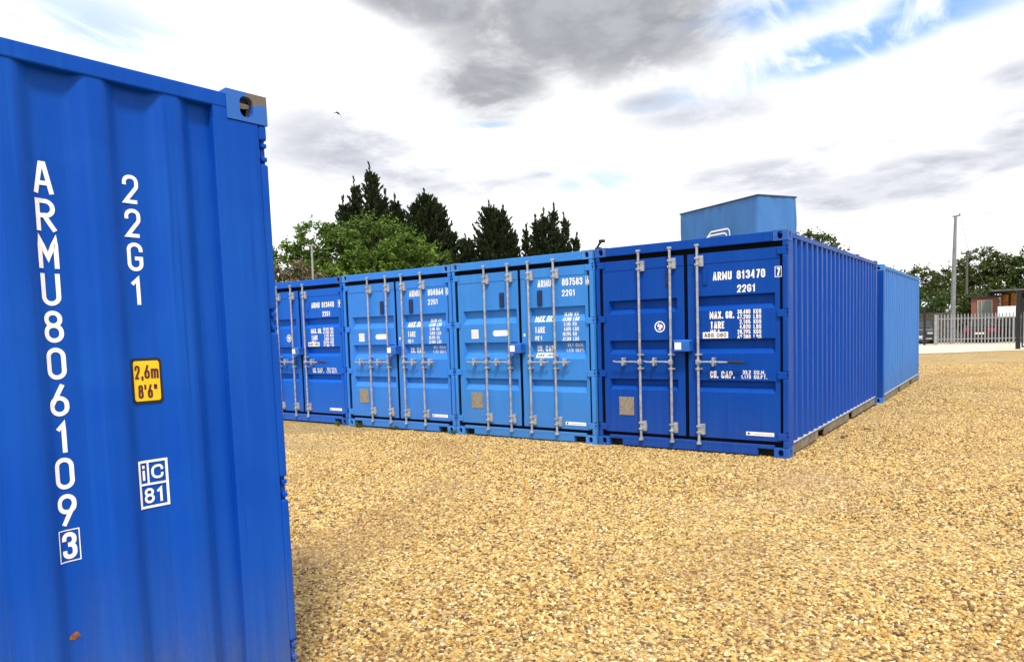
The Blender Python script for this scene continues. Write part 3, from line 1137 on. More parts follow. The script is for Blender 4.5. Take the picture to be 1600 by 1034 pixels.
c1 = gravel_colour(t, rnd, t.mapr(patch, .5, .72, 0, .35))
# larger clusters keep the far ground from going flat
s2 = t.n('ShaderNodeSeparateColor')
t.put(s2.inputs[0], v2.outputs['Color'])
c1 = t.mix(t.mapr(s2.outputs[1], .1, .9, 0, .10), c1, (0.30, 0.18, 0.07))
c1 = t.mix(t.mapr(patch, .40, .25, 0, .3), c1, (0.60, 0.38, 0.14))
t.put(p.inputs['Base Color'], c1)
p.inputs['Roughness'].default_value = .8
bn = t.n('ShaderNodeBump')
bn.inputs['Strength'].default_value = 1.0
bn.inputs['Distance'].default_value = .022
t.put(bn.inputs['Height'], t.math('SUBTRACT', 1.0, t.math('MULTIPLY', v1.outputs['Distance'], 1.0)))
t.put(p.inputs['Normal'], bn.outputs[0])
M['gravel'] = m

mb = MB()
xs = [-45, -30, -20, -14, -11] + [-10 + k for k in range(0, 21)] + [12, 15, 20, 30]
ys = [-20, -14, -11, -9] + [-8 + k for k in range(0, 22)] + [16, 19, 22, 26, 30, 34, 40, 46]
random.seed(8)
rows = [[(x, y, ground_z(x, y) + random.uniform(-.006, .004)) for x in xs] for y in ys]
mb.grid(rows)
tag(mb.obj('gravel_yard', M['gravel'], smooth=True), kind='structure')

m, t, p = material('far rough grassland')
co = t.n('ShaderNodeTexCoord').outputs['Object']
f = t.noise(co, .12, 6, .6)
t.put(p.inputs['Base Color'], t.ramp(f, [(.3, (.05, .055, .022)), (.5, (.10, .10, .045)), (.7, (.16, .14, .08))]))
p.inputs['Roughness'].default_value = .95
M['field'] = m
mb = MB()
mb.quad((-1500, -1500, -.32), (1500, -1500, -.32), (1500, 1500, -.32), (-1500, 1500, -.32))
tag(mb.obj('ground', M['field']), kind='structure')

m, t, p = material('pale concrete road')
co = t.n('ShaderNodeTexCoord').outputs['Object']
f = t.noise(co, 1.2, 7, .65)
t.put(p.inputs['Base Color'], t.ramp(f, [(.3, (.44, .39, .30)), (.55, (.58, .53, .42)), (.75, (.66, .61, .50))]))
p.inputs['Roughness'].default_value = .85
M['road'] = m
mb = MB()
edge = [(-30, 27.5), (-12, 27.8), (-5, 28.0), (-1.6, 28.5), (-.2, 29.6), (1.0, 30.9), (2.2, 31.8), (5, 32.3), (14, 32.8), (29, 33)]
rows = [[(x, y, ground_z(x, y) + .014) for x, y in edge], [(x, (y + 44) / 2, ground_z(x, (y + 44) / 2) + .014) for x, y in edge], [(x, 44, ground_z(x, 44) + .014) for x, y in edge]]
mb.grid(rows)
tag(mb.obj('concrete_road', M['road'], smooth=True), kind='structure')

# loose stones over the near part of the yard (uncountable: one object)
m, t, p = material('loose gold stones')
oi = t.n('ShaderNodeObjectInfo')
co = t.n('ShaderNodeTexCoord').outputs['Object']
geo = t.n('ShaderNodeNewGeometry')
pn = t.noise(geo.outputs['Position'], .35, 6, .6, .3)
sc = gravel_colour(t, oi.outputs['Random'], t.mapr(pn, .5, .72, 0, .3))
sc = t.mix(t.mapr(t.noise(co, 2.0, 4, .7), .35, .75, 0, .3), sc, (0.30, 0.17, 0.06))
t.put(p.inputs['Base Color'], sc)
p.inputs['Roughness'].default_value = .62
M['stone'] = m
M['bed'] = simple('brown bed with painted gap shade', (.032, .018, .008), .95, 0, .35, 30, .4)  # near-black brown: the shade in the gaps between stones is painted in


def stone_nodes(density, seed, smin, smax):
    ng = bpy.data.node_groups.new('scatter_stones', 'GeometryNodeTree')
    ng.interface.new_socket('Geometry', in_out='INPUT', socket_type='NodeSocketGeometry')
    ng.interface.new_socket('Geometry', in_out='OUTPUT', socket_type='NodeSocketGeometry')
    N, Lk = ng.nodes, ng.links
    gi, go = N.new('NodeGroupInput'), N.new('NodeGroupOutput')
    dist = N.new('GeometryNodeDistributePointsOnFaces')
    dist.inputs['Density'].default_value = density
    dist.inputs['Seed'].default_value = seed
    Lk.new(gi.outputs[0], dist.inputs['Mesh'])
    g2i = N.new('GeometryNodeGeometryToInstance')
    for k in range(5):
        ico = N.new('GeometryNodeMeshIcoSphere')
        ico.inputs['Radius'].default_value = 1.0
        ico.inputs['Subdivisions'].default_value = 2
        sp_ = N.new('GeometryNodeSetPosition')
        nz_ = N.new('ShaderNodeTexNoise')
        nz_.noise_dimensions = '4D'
        nz_.inputs['W'].default_value = 3.7 * k + 1
        nz_.inputs['Scale'].default_value = 1.1
        nz_.inputs['Detail'].default_value = 1.0
        vm = N.new('ShaderNodeVectorMath')
        vm.operation = 'MULTIPLY_ADD'
        Lk.new(nz_.outputs['Color'], vm.inputs[0])
        vm.inputs[1].default_value = (1.5, 1.5, 1.3)
        vm.inputs[2].default_value = (-.75, -.75, -.65)
        Lk.new(ico.outputs['Mesh'], sp_.inputs['Geometry'])
        Lk.new(vm.outputs[0], sp_.inputs['Offset'])
        tr = N.new('GeometryNodeTransform')
        tr.inputs['Scale'].default_value = ((1.25, .9, .75), (1.0, .85, .85), (1.5, .8, .65), (1.1, 1.0, .75), (1.3, .7, .8))[k]
        Lk.new(sp_.outputs[0], tr.inputs['Geometry'])
        sm = N.new('GeometryNodeSetMaterial')
        sm.inputs['Material'].default_value = M['stone']
        Lk.new(tr.outputs[0], sm.inputs['Geometry'])
        Lk.new(sm.outputs[0], g2i.inputs[0])
    iop = N.new('GeometryNodeInstanceOnPoints')
    iop.inputs['Pick Instance'].default_value = True
    Lk.new(dist.outputs['Points'], iop.inputs['Points'])
    Lk.new(g2i.outputs[0], iop.inputs['Instance'])
    rr = N.new('FunctionNodeRandomValue')
    rr.data_type = 'FLOAT_VECTOR'
    rr.inputs['Min'].default_value = (-.5, -.5, 0)
    rr.inputs['Max'].default_value = (.5, .5, 6.283)
    Lk.new(rr.outputs[0], iop.inputs['Rotation'])
    rs = N.new('FunctionNodeRandomValue')
    rs.data_type = 'FLOAT'
    rs.inputs[2].default_value = smin
    rs.inputs[3].default_value = smax
    rs.inputs['Seed'].default_value = 5
    Lk.new(rs.outputs[1], iop.inputs['Scale'])
    Lk.new(iop.outputs[0], go.inputs[0])
    return ng


def stone_patch(name, poly, density, seed, smin, smax):
    mb = MB()
    # triangulated patch that follows the yard
    n = 14
    rows = []
    for i in range(n + 1):
        a = Vector(poly[0]).lerp(Vector(poly[3]), i / n)
        b = Vector(poly[1]).lerp(Vector(poly[2]), i / n)
        rows.append([(*(a.lerp(b, j / n)), 0) for j in range(n + 1)])
    rows = [[(x, y, ground_z(x, y) - .002) for x, y, _ in r] for r in rows]
    mb.grid(rows)
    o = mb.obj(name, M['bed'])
    md = o.modifiers.new('scatter', 'NODES')
    md.node_group = stone_nodes(density, seed, smin, smax)
    return tag(o, kind='stuff')


# yard strips in front of the camera: closest first
def cp(d, u):
    """point on the yard d metres in front of where one stands and u metres to the right"""
    f = Vector((math.sin(-_yaw), math.cos(-_yaw)))
    r = Vector((math.cos(-_yaw), -math.sin(-_yaw)))
    q = Vector((2.13579, -8.34936)) + f * d + r * u
    return (q.x, q.y)


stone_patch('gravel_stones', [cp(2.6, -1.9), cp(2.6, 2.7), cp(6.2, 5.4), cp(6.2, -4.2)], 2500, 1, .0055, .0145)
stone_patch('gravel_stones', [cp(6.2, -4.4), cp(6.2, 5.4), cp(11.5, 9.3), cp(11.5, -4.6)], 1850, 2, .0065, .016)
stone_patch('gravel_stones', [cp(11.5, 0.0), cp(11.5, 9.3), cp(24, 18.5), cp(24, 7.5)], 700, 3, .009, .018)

# ------------------------------------------------------------------ plants


def leaf_material(name, cols, trans=.25, rough=.6):
    m, t, p = material(name)
    geo = t.n('ShaderNodeNewGeometry')
    r = geo.outputs['Random Per Island']
    pos = t.noise(geo.outputs['Position'], .9, 3, .5)
    n = len(cols)
    c = t.ramp(t.math('ADD', t.math('MULTIPLY', r, .6), t.math('MULTIPLY', t.mapr(pos, .3, .7), .4)), [(k / (n - 1), col) for k, col in enumerate(cols)])
    t.put(p.inputs['Base Color'], c)
    p.inputs['Roughness'].default_value = rough
    p.inputs['Specular IOR Level'].default_value = .25
    tr = t.n('ShaderNodeBsdfTranslucent')
    t.put(tr.inputs['Color'], t.mix(.5, c, (.16, .22, .03)))
    mx = t.n('ShaderNodeMixShader')
    mx.inputs[0].default_value = trans
    t.t.links.new(p.outputs[0], mx.inputs[1])
    t.t.links.new(tr.outputs[0], mx.inputs[2])
    t.t.links.new(mx.outputs[0], t.t.nodes['Material Output'].inputs[0])
    return m


M['leaf_bright'] = leaf_material('fresh green leaves', [(.020, .042, .006), (.06, .115, .014), (.11, .19, .022), (.16, .25, .04)], .25)
M['leaf_mid'] = leaf_material('mid green leaves', [(.014, .03, .006), (.042, .075, .014), (.08, .125, .026)], .16)
M['leaf_olive'] = leaf_material('olive green leaves', [(.018, .030, .006), (.055, .075, .013), (.11, .135, .025)], .18)
M['leaf_dark'] = leaf_material('dark conifer needles', [(.009, .018, .007), (.019, .033, .012), (.036, .054, .02)], .06, .8)
M['leaf_tan'] = leaf_material('dry tan leaves and seed heads', [(.06, .06, .03), (.15, .12, .07), (.24, .20, .13)], .15)
M['bark'] = simple('grey brown bark', (.07, .055, .042), .9, 0, .35, 6, .5)
M['weed'] = leaf_material('weed green', [(.05, .10, .015), (.09, .16, .03), (.16, .22, .05)], .3)


def rnd_unit(rg):
    while True:
        v = Vector((rg.uniform(-1, 1), rg.uniform(-1, 1), rg.uniform(-1, 1)))
        if .05 < v.length < 1:
            return v.normalized()


def leaf(mb, c, s, n, rg, stretch=1.6):
    a = n.cross(rnd_unit(rg))
    if a.length < 1e-3:
        return
    a.normalize()
    b = n.cross(a)
    a *= s * stretch * .5
    b *= s * .5
    mb.quad(c - a, c - a * .1 - b, c + a, c - a * .1 + b)


def broadleaf(name, label, cat, loc, crown, leafmat, n_clump, per, ls, seed, group, trunk_h=None, flat=1.0, sparse=0.0):
    """crown = list of (dx, dy, z, rx, rz) lobes; leaves gather in clumps near each lobe's skin and along limbs"""
    rg = random.Random(seed)
    t = thing(name, label, cat, loc, 0, group)
    top = max(c[2] + c[4] for c in crown)
    zlo = min(c[2] - c[4] for c in crown)
    tw = MB()
    th = max(trunk_h or zlo + .5, .4)
    tw.tube([(0, 0, -.5), (.03, .02, th * .5), (.0, .05, th), (.05, 0, th + (top - th) * .45)], [.06 * top ** .6 + .03, .05 * top ** .6 + .02, .045 * top ** .6, .02], 9)
    lm = MB()
    for lobe in crown:
        dxl, dyl, zl, rx, rz = lobe
        # a limb into every lobe
        e = Vector((dxl, dyl, zl))
        s0 = Vector((0, 0.02, min(th * .85, zl - .2)))
        mid = s0.lerp(e, .5) + Vector((0, 0, -.12 * (e - s0).length))
        tw.tube([s0, mid, e], [.035 * top ** .5, .02 * top ** .5, .008], 6)
        vol = rx * rx * rz
        n = max(4, int(n_clump * vol / sum(c[3] ** 2 * c[4] for c in crown)))
        for _ in range(n):
            d = rnd_unit(rg)
            k = rg.random() ** .33
            k = .45 + .60 * k
            cc = e + Vector((d.x * rx, d.y * rx, d.z * rz)) * k
            if rg.random() < .2:
                tw.tube([e, e.lerp(cc, .5) + rnd_unit(rg) * .1, cc], [.012, .008, .004], 4)
            cr = ls * rg.uniform(1.2, 3.0)
            m_ = int(per * rg.uniform(.5, 1.4))
            for _ in range(m_):
                q = rnd_unit(rg) * (rg.random() ** .5) * cr
                q.z *= .75 * flat
                nrm = (d * .5 + rnd_unit(rg) + Vector((0, 0, .5))).normalized()
                leaf(lm, cc + q, ls * rg.uniform(.6, 1.25), nrm, rg)
        # loose sprigs that break the outline
        for _ in range(int(n * .5)):
            d = rnd_unit(rg)
            if d.z < -.3:
                continue
            cc = e + Vector((d.x * rx, d.y * rx, d.z * rz)) * rg.uniform(.98, 1.12)
            for j in range(6):
                leaf(lm, cc + d * ls * .6 * (j - 2) + rnd_unit(rg) * ls * .7, ls * rg.uniform(.5, 1.0), rnd_unit(rg), rg)
    tw.obj('trunk', M['bark'], t, True)
    lm.obj('crown', leafmat, t)
    return t


def conifer_mesh(h, r, seed, leaders, narrow=1.0, ragged=.35):
    """upswept cypress: several leaders, each a spire of upswept sprays"""
    rg = random.Random(seed)
    tw, lm = MB(), MB()
    tw.tube([(0, 0, -.5), (0, 0, h * .5), (0, 0, h * .9)], [.22, .13, .02], 8)

    def spray(base, d, ln, wd):
        side = d.cross(Vector((0, 0, 1)))
        if side.length < .1:
            side = Vector((1, 0, 0))
        side.normalize()
        n = max(5, int(ln / .085))
        for j in range(n):
            f = j / (n - 1)
            c = base + d * (ln * f) + Vector((0, 0, .10 * ln * f * f))
            wv_ = wd * (1 - f * .85)
            for k in range(3):
                off = rnd_unit(rg) * wv_ * rg.random()
                dd = (d + rnd_unit(rg) * .55 + Vector((0, 0, .35))).normalized()
                b = dd.cross(rnd_unit(rg))
                if b.length < .1:
                    continue
                b.normalize()
                l2 = rg.uniform(.18, .40) * (1.1 - f * .3)
                c2 = c + off
                lm.quad(c2 - b * .035, c2 + dd * l2 * .5 - b * .055, c2 + dd * l2, c2 + dd * l2 * .5 + b * .055)
    for lx, ly, lh, lr in leaders:
        m_ = int(66 * lh / 6 * (.6 + lr))
        for k in range(m_):
            z = lh * (.12 + .86 * (k + rg.random()) / m_)
            f = z / lh
            a = rg.uniform(0, 2 * math.pi)
            reach = lr * ((1 - f) ** .75) * narrow * rg.uniform(1 - ragged, 1 + ragged * .5) + .16
            base = Vector((lx * f ** .5, ly * f ** .5, z))
            up = .45 + .75 * f + rg.uniform(-.15, .35)
            d = Vector((math.cos(a), math.sin(a), up)).normalized()
            spray(base, d, reach * (1 + .25 * up), .10 + .26 * (1 - f))
        top_d = Vector((rg.uniform(-.12, .12), rg.uniform(-.12, .12), 1)).normalized()
        spray(Vector((lx, ly, lh * .90)), top_d, lh * .12 + .2, .10)
    return tw, lm


def conifer(label, loc, h, r, seed, leaders, **kw):
    t = thing('conifer_tree', label, 'tree', loc, 0, 'dark conifers behind the containers')
    tw, lm = conifer_mesh(h, r, seed, leaders, **kw)
    tw.obj('trunk', M['bark'], t, True)
    lm.obj('crown', M['leaf_dark'], t)
    return t


conifer('tallest dark conifer, ragged top rising behind the bright green tree', (-31.6, 23.6, -.2), 11.6, 3.2, 1,
        ((-.75, -.3, 11.0, 1.7), (.3, .2, 11.8, 2.2), (1.4, 1.1, 9.9, 1.6), (1.7, 1.3, 9.4, 1.3), (-1.2, -.9, 9.8, 1.9), (.8, .6, 10.2, 2.2)), ragged=.55)
conifer('dark conical conifer to the right of the bright green tree', (-28.6, 25.8, -.2), 10.2, 3.0, 2,
        ((0, 0, 10.2, 3.2), (-.45, -.35, 9.6, 2.6), (.5, .4, 9.6, 2.8), (-1.3, -1.1, 8.6, 1.5), (1.2, .9, 7.8, 2.4)), ragged=.42)
conifer('broad dark conifer behind the light blue container, left of a spiky one', (-25.1, 28.2, -.2), 9.3, 3.0, 3,
        ((-.3, 0, 9.3, 2.7), (.4, .3, 9.0, 2.3), (-1.4, -1.1, 7.3, 2.0), (.9, .7, 7.6, 2.0), (-2.2, -1.7, 6.2, 1.5)), ragged=.4)
conifer('small spiky dark conifer with thin upright tops, rightmost of the conifers', (-22.5, 30.1, -.2), 9.0, 2.4, 4,
        ((0, 0, 8.7, 1.4), (.45, .35, 9.0, 1.1), (-.95, -.7, 7.8, 1.0), (-.45, -.3, 8.3, 1.1), (1.1, .8, 8.4, .9), (1.5, 1.2, 7.2, 1.3), (.7, .5, 7.5, 1.6)), ragged=.35)

BG = 'leafy trees behind the containers'
broadleaf('leafy_tree', 'big bright green rounded tree in front of the tallest conifer', 'tree', (-20.3, 13.2, -.1),
          [(-.2, -.1, 4.4, 2.3, 2.1), (-1.5, -1.0, 4.1, 1.6, 1.8), (1.2, .9, 4.0, 1.9, 1.7), (2.2, 1.7, 3.2, 1.3, 1.3), (.3, -.6, 3.2, 2.4, 1.6), (-.3, .2, 5.7, 1.3, 1.0), (.9, .8, 5.2, 1.2, 1.0)],
          M['leaf_bright'], 900, 36, .105, 11, BG, 2.2)
broadleaf('leafy_tree', 'lighter green loose tree left of the big rounded one, behind the floodlight post', 'tree', (-22.3, 11.3, -.1),
          [(.4, .3, 5.1, 1.3, 1.35), (-.5, -.4, 4.4, 1.25, 1.2), (.9, .7, 4.0, 1.5, 1.3), (-1.1, -.8, 3.8, .9, .9)], M['leaf_bright'], 340, 26, .105, 12, BG, 2.2)
broadleaf('shrub', 'dry tan and green shrub above the leftmost container roof', 'shrub', (-21.2, 9.6, -.1),
          [(-.2, -.1, 3.5, 1.2, 1.2), (.7, .5, 3.1, 1.2, 1.0), (-1.3, -.9, 3.3, 1.1, 1.1)], M['leaf_tan'], 240, 26, .10, 13, BG, 1.4)
broadleaf('leafy_tree', 'olive green tree showing over the right end of the corner container roof', 'tree', (-9.9, 46.0, -.2),
          [(-.3, 0, 6.0, 2.0, 1.9), (1.2, .3, 5.2, 1.7, 1.4), (2.4, .5, 4.6, 1.4, 1.2)], M['leaf_mid'], 330, 22, .16, 14, BG, 3)
RG = 'trees and hedges beyond the gate'
broadleaf('leafy_tree', 'yellow green bushy tree just right of the pale container', 'tree', (-5.0, 61.5, -.2),
          [(-2.2, 0, 4.6, 1.7, 1.2), (0, 0, 4.6, 1.7, 1.3), (1.7, .3, 4.1, 1.6, 1.2), (-1, 0, 3.0, 3.0, 1.6)], M['leaf_olive'], 420, 22, .16, 15, RG, 2)
broadleaf('leafy_tree', 'tall open olive tree behind the brick hut', 'tree', (-.6, 66, -.2),
          [(-.2, 0, 5.9, 1.9, 1.5), (-1.9, 0, 4.9, 1.5, 1.4), (1.1, 0, 5.2, 1.5, 1.6), (-2.9, 0, 4.2, 1.2, 1.2), (.2, 0, 3.6, 2.6, 1.6)], M['leaf_olive'], 560, 22, .16, 16, RG, 2)
broadleaf('leafy_tree', 'dark pointed tree at the right edge beyond the black gate post', 'tree', (2.5, 66, -.2),
          [(.1, 0, 6.2, 1.0, 1.2), (-.1, 0, 5.0, 1.7, 1.5), (1.7, 0, 5.6, 1.6, 1.6), (.6, 0, 3.4, 2.3, 1.6)], M['leaf_mid'], 480, 22, .16, 17, RG, 2)
broadleaf('hedge', 'dark hedge in shade behind the grey utility pole', 'hedge', (-3.2, 52.5, -.2),
          [(-2.2, 0, 1.6, 1.5, 1.7), (-.6, 0, 1.7, 1.5, 1.8), (1.0, 0, 1.7, 1.4, 1.7), (-3.6, 0, 1.5, 1.4, 1.6)], M['leaf_mid'], 380, 20, .15, 18, RG, .6)
broadleaf('shrub', 'yellowish shrub growing on the roof edge beside the brick hut', 'shrub', (-.45, 47.5, -.2),
          [(-.25, 0, 2.4, .55, .8), (.5, 0, 3.0, .6, .45), (-.5, 0, 1.5, .6, .8)], M['leaf_olive'], 150, 16, .11, 19, RG, 1.0)

# ------------------------------------------------------------------ tarpaulin covered stack far behind
m, t, p = material('blue tarpaulin')
co = t.n('ShaderNodeTexCoord').outputs['Object']
f = t.noise(t.mapping(co, (1.5, 1.5, .4)), 1.5, 5, .55, .6)
t.put(p.inputs['Base Color'], t.mix(t.mapr(f, .3, .7), (.03, .145, .42), (.04, .17, .47)))
p.inputs['Roughness'].default_value = .45
bn = t.n('ShaderNodeBump')
bn.inputs['Strength'].default_value = .35
bn.inputs['Distance'].default_value = .08
t.put(bn.inputs['Height'], t.noise(t.mapping(co, (2.2, 2.2, .25)), 1.4, 3, .5, 1.2))
t.put(p.inputs['Normal'], bn.outputs[0])
M['tarp'] = m
ts = thing('covered_stack', 'tall blue tarpaulin covered stack with white curved line logo behind the roofs', 'covered stack', (-8.46, 27.59, -.2), rad(60.4 + 90))
# local +x runs along the long face, away to the left; local -y is the side that looks at the yard
TL_, TW_, TH_ = 5.95, 2.5, 7.95
mb = MB()
random.seed(5)
n = 28
ring = []
per = [(TL_ * k / n, 0) for k in range(n)] + [(TL_, -TW_ * k / 12) for k in range(12)] + [(TL_ - TL_ * k / n, -TW_) for k in range(n)] + [(0, -TW_ + TW_ * k / 12) for k in range(12)]
rows = []
for j in range(13):
    z = 4.6 + (TH_ - 4.6) * j / 12
    r = []
    for k, (x, y) in enumerate(per):
        b = .035 * (1 - j / 12) + .012
        wv_ = math.sin(k * 1.9 + j * .55) * b + math.sin(k * .7 - j * .3) * b
        cx, cy = x - TL_ / 2, y + TW_ / 2
        ln = math.hypot(cx, cy)
        r.append((x + cx / ln * wv_, y + cy / ln * wv_, z))
    rows.append(r)
mb.grid(rows, True)
mb.quad(*rows[-1])
mb.obj('tarpaulin', M['tarp'], ts, True)
mb = MB()
mb.box(-.05, TL_ + .05, -TW_ - .05, .05, TH_ - .03, TH_ + .04, .01)
mb.obj('roof_edge', simple('dark blue edge', (.02, .05, .12), .5), ts)
mb = MB()
mb.box(.02, TL_ - .02, -TW_ + .02, -.02, 0, 4.7)
mb.obj('base', M['mid'], ts)


def logo(mb, place):
    for k in range(3):
        path = [(1.87 + .21 * k, 5.2), (1.87 + .21 * k, 6.60 - .19 * k, S), (3.28 + .10 * k, 6.60 - .19 * k), (3.66 + .16 * k, 6.28 - .19 * k)]
        pl = fillet(path, False, .22)
        for a, b in zip(pl, pl[1:]):
            d = (b - a).normalized()
            nn = Vector((-d.y, d.x)) * .042
            mb.quad(place(*(a - nn)), place(*(b - nn)), place(*(b + nn)), place(*(a + nn)))


mb = MB()
logo(mb, lambda u, v: (u, .11, v))
mb.obj('logo', M['white'], ts)

# ------------------------------------------------------------------ far right: fence, poles, hut, cars
M['palisade'] = simple('galvanised palisade steel', (.31, .32, .33), .5, .35, .2, 12)
M['pole'] = simple('grey steel pole', (.20, .21, .22), .55, .2, .15, 3)
M['wood_pole'] = simple('weathered wood pole', (.10, .095, .09), .85, 0, .2, 5)

fa, fb = Vector((-2.05, 40.75)), Vector((2.75, 41.6))
fd = (fb - fa)
pf = thing('palisade_fence', 'grey steel palisade fence with pointed pales beyond the concrete road', 'fence', (fa.x, fa.y, -.15), math.atan2(fd.y, fd.x))
ln = fd.length
mb = MB()
for z in (.32, 1.52):
    mb.box(0, ln, .03, .07, z, z + .05)
mb.obj('rail', M['palisade'], pf)
npale = 29
for k in range(npale):
    x = .12 + (ln - .2) * k / (npale - 1)
    mb = MB()
    w_ = .035
    prof = [(-w_, .0), (-w_ * .3, -.02), (w_ * .3, -.02), (w_, .0)]
    rows = [[(x + a, b + .02, z) for a, b in prof] for z in (.05, 1.72)]
    rows.append([(x + a * .15, b + .02, 1.84) for a, b in prof])
    mb.grid(rows)
    mb.obj('pale', M['palisade'], pf)
for x in (0.0, ln):
    mb = MB()
    mb.box(x - .07, x + .07, -.04, .10, 0, 1.80, .01)
    mb.obj('post', M['palisade'], pf)

up = thing('utility_pole', 'tall tapered grey utility pole behind the palisade fence', 'utility pole', (-1.35, 43.0, -.2))
mb = MB()
mb.tube([(0, 0, 0), (.03, 0, 4), (.09, 0, 7.75)], [.155, .125, .08], 14)
mb.obj('shaft', M['pole'], up, True)
mb = MB()
mb.box(-.08, .30, -.04, .04, 7.73, 7.79, .01)
mb.tube([(.30, 0, 7.78), (.30, 0, 7.90)], .03, 8)
mb.obj('pole_cap', M['black'], up)
wr = thing('overhead_wire', 'thin overhead wire running right from the grey utility pole', 'wire', (-1.05, 43, 7.6))
mb = MB()
pts = [(k * 1.0, k * .05, .02 * k + .010 * (k - 8) ** 2 * .3 - .19) for k in range(17)]
mb.tube(pts, .012, 5)
mb.obj('cable', M['greyink'], wr)
wr = thing('overhead_wire', 'thin drop wire hanging from the grey utility pole down to the hut', 'wire', (-1.0, 43, 7.6))
mb = MB()
mb.tube([(0, 0, 0), (.25, 1.2, -1.7), (.75, 3.0, -3.2), (1.2, 4.2, -4.3)], .012, 5)
mb.obj('cable', M['greyink'], wr)

p2 = thing('utility_pole', 'thin far utility pole with a short crossarm in front of the olive tree', 'utility pole', (-1.55, 59.5, -.3))
mb = MB()
mb.tube([(0, 0, 0), (0, 0, 6.9)], [.12, .085], 10)
mb.obj('shaft', M['wood_pole'], p2, True)
mb = MB()
mb.box(-.42, .42, -.05, .05, 6.72, 6.84, .01)
for x in (-.38, .38):
    mb.tube([(x, 0, 6.84), (x, 0, 6.98)], .03, 8)
mb.obj('crossarm', M['wood_pole'], p2)

fl = thing('floodlight_post', 'slim grey post with a white floodlight rising behind the leftmost container', 'floodlight', (-15.7, 6.14, -.1))
mb = MB()
mb.tube([(0, 0, 0), (0, 0, 4.42)], .032, 12)
mb.obj('post', M['palisade'], fl, True)
mb = MB()
mb.box(-.19, .12, -.03, .03, 4.40, 4.46, .01)
mb.obj('crossbar', M['pole'], fl)
mb = MB()
mb.box(-.20, -.07, -.09, .02, 4.30, 4.39, .015, 2)
mb.obj('lamp_head', M['white'], fl)
fl.rotation_euler = (0, 0, rad(40))

# brick and timber hut
m, t, p = material('red brick')
co = t.n('ShaderNodeTexCoord').outputs['Object']
br = t.n('ShaderNodeTexBrick')
t.put(br.inputs['Vector'], t.mapping(co, (1, 1, 1)))
br.inputs['Color1'].default_value = (.27, .055, .03, 1)
br.inputs['Color2'].default_value = (.36, .085, .045, 1)
br.inputs['Mortar'].default_value = (.24, .09, .06, 1)
br.inputs['Scale'].default_value = 4.5
t.put(p.inputs['Base Color'], br.outputs[0])
p.inputs['Roughness'].default_value = .85
M['brick'] = m
M['timber'] = simple('orange brown timber', (.55, .21, .045), .7, 0, .35, 5, .2)
M['glass'] = simple('grey green window glass', (.16, .19, .17), .12, 0, .15, 3)
M['frame'] = simple('pale window frame', (.36, .30, .24), .6)
M['roof'] = simple('dark roofing felt', (.025, .024, .025), .85)
M['pvc'] = simple('dark facia', (.03, .02, .018), .6)
hut = thing('brick_hut', 'small red brick hut with a grey window and flat timber roofed lean-to', 'hut', (-.55, 46.0, -.25), rad(4))
mb = MB()
mb.box(0, 1.45, 0, 2.6, 0, 2.90)
mb.obj('wall', M['brick'], hut)
mb = MB()
mb.box(-.12, 1.58, -.15, 2.7, 2.90, 3.02, .01)
mb.obj('roof', M['pvc'], hut)
wf = MB()
for a, b, c, d in ((.30, 1.12, 1.28, 1.36), (.30, 1.12, 2.66, 2.74), (.30, .37, 1.36, 2.66), (1.05, 1.12, 1.36, 2.66), (.52, .57, 1.36, 2.66)):
    wf.box(a, b, -.05, .02, c, d)
wd_ = wf.obj('window', M['frame'], hut)
mb = MB()
mb.box(.33, 1.09, -.02, .01, 1.32, 2.70)
mb.obj('pane', M['glass'], wd_)
mb = MB()
mb.tube([(1.52, -.06, 0), (1.52, -.06, 2.9)], .05, 8)
mb.obj('downpipe', M['frame'], hut)
mb = MB()
mb.box(1.62, 3.9, .9, 1.0, 0, 1.7)
for k in range(19):
    x = 1.62 + k * .12
    mb.box(x + .006, x + .114, .87, .905, 0, 1.70)
mb.obj('timber_screen', simple('grey brown screen boards', (.12, .10, .08), .8, 0, .3, 6), hut)
mb = MB()
for x0, x1 in ((1.66, 1.98), (2.10, 2.62)):
    mb.box(x0, x1, .84, .88, 2.30 if x0 < 2 else 2.0, 3.05 if x0 < 2 else 3.1, .006)
mb.obj('timber_panel', M['timber'], hut)
mb = MB()
mb.box(1.62, 3.9, .9, 1.0, 1.7, 3.12)
mb.obj('back_panel', M['pvc'], hut)
mb = MB()
mb.box(1.0, 4.4, -1.0, 2.4, 3.20, 3.30, .01)
mb.obj('lean_to_roof', M['roof'], hut)
mb = MB()
mb.box(1.0, 4.4, -1.06, -1.0, 3.22, 3.33, .01)
mb.obj('roof_trim', M['wood_pole'], hut)
mb = MB()
mb.box(2.74, 2.83, -.9, -.81, 0, 3.2)
mb.obj('roof_post', M['frame'], hut)

wb = thing('notice_board', 'plain white board standing behind the palisade fence, right of the brick hut', 'board', (1.35, 43.3, -.2), rad(4))
mb = MB()
mb.box(-.45, .42, -.02, .02, 1.62, 2.22, .01)
mb.obj('panel', M['white'], wb)
for x in (-.38, .36):
    mb = MB()
    mb.box(x - .03, x + .03, .02, .07, 0, 2.2)
    mb.obj('post', M['palisade'], wb)


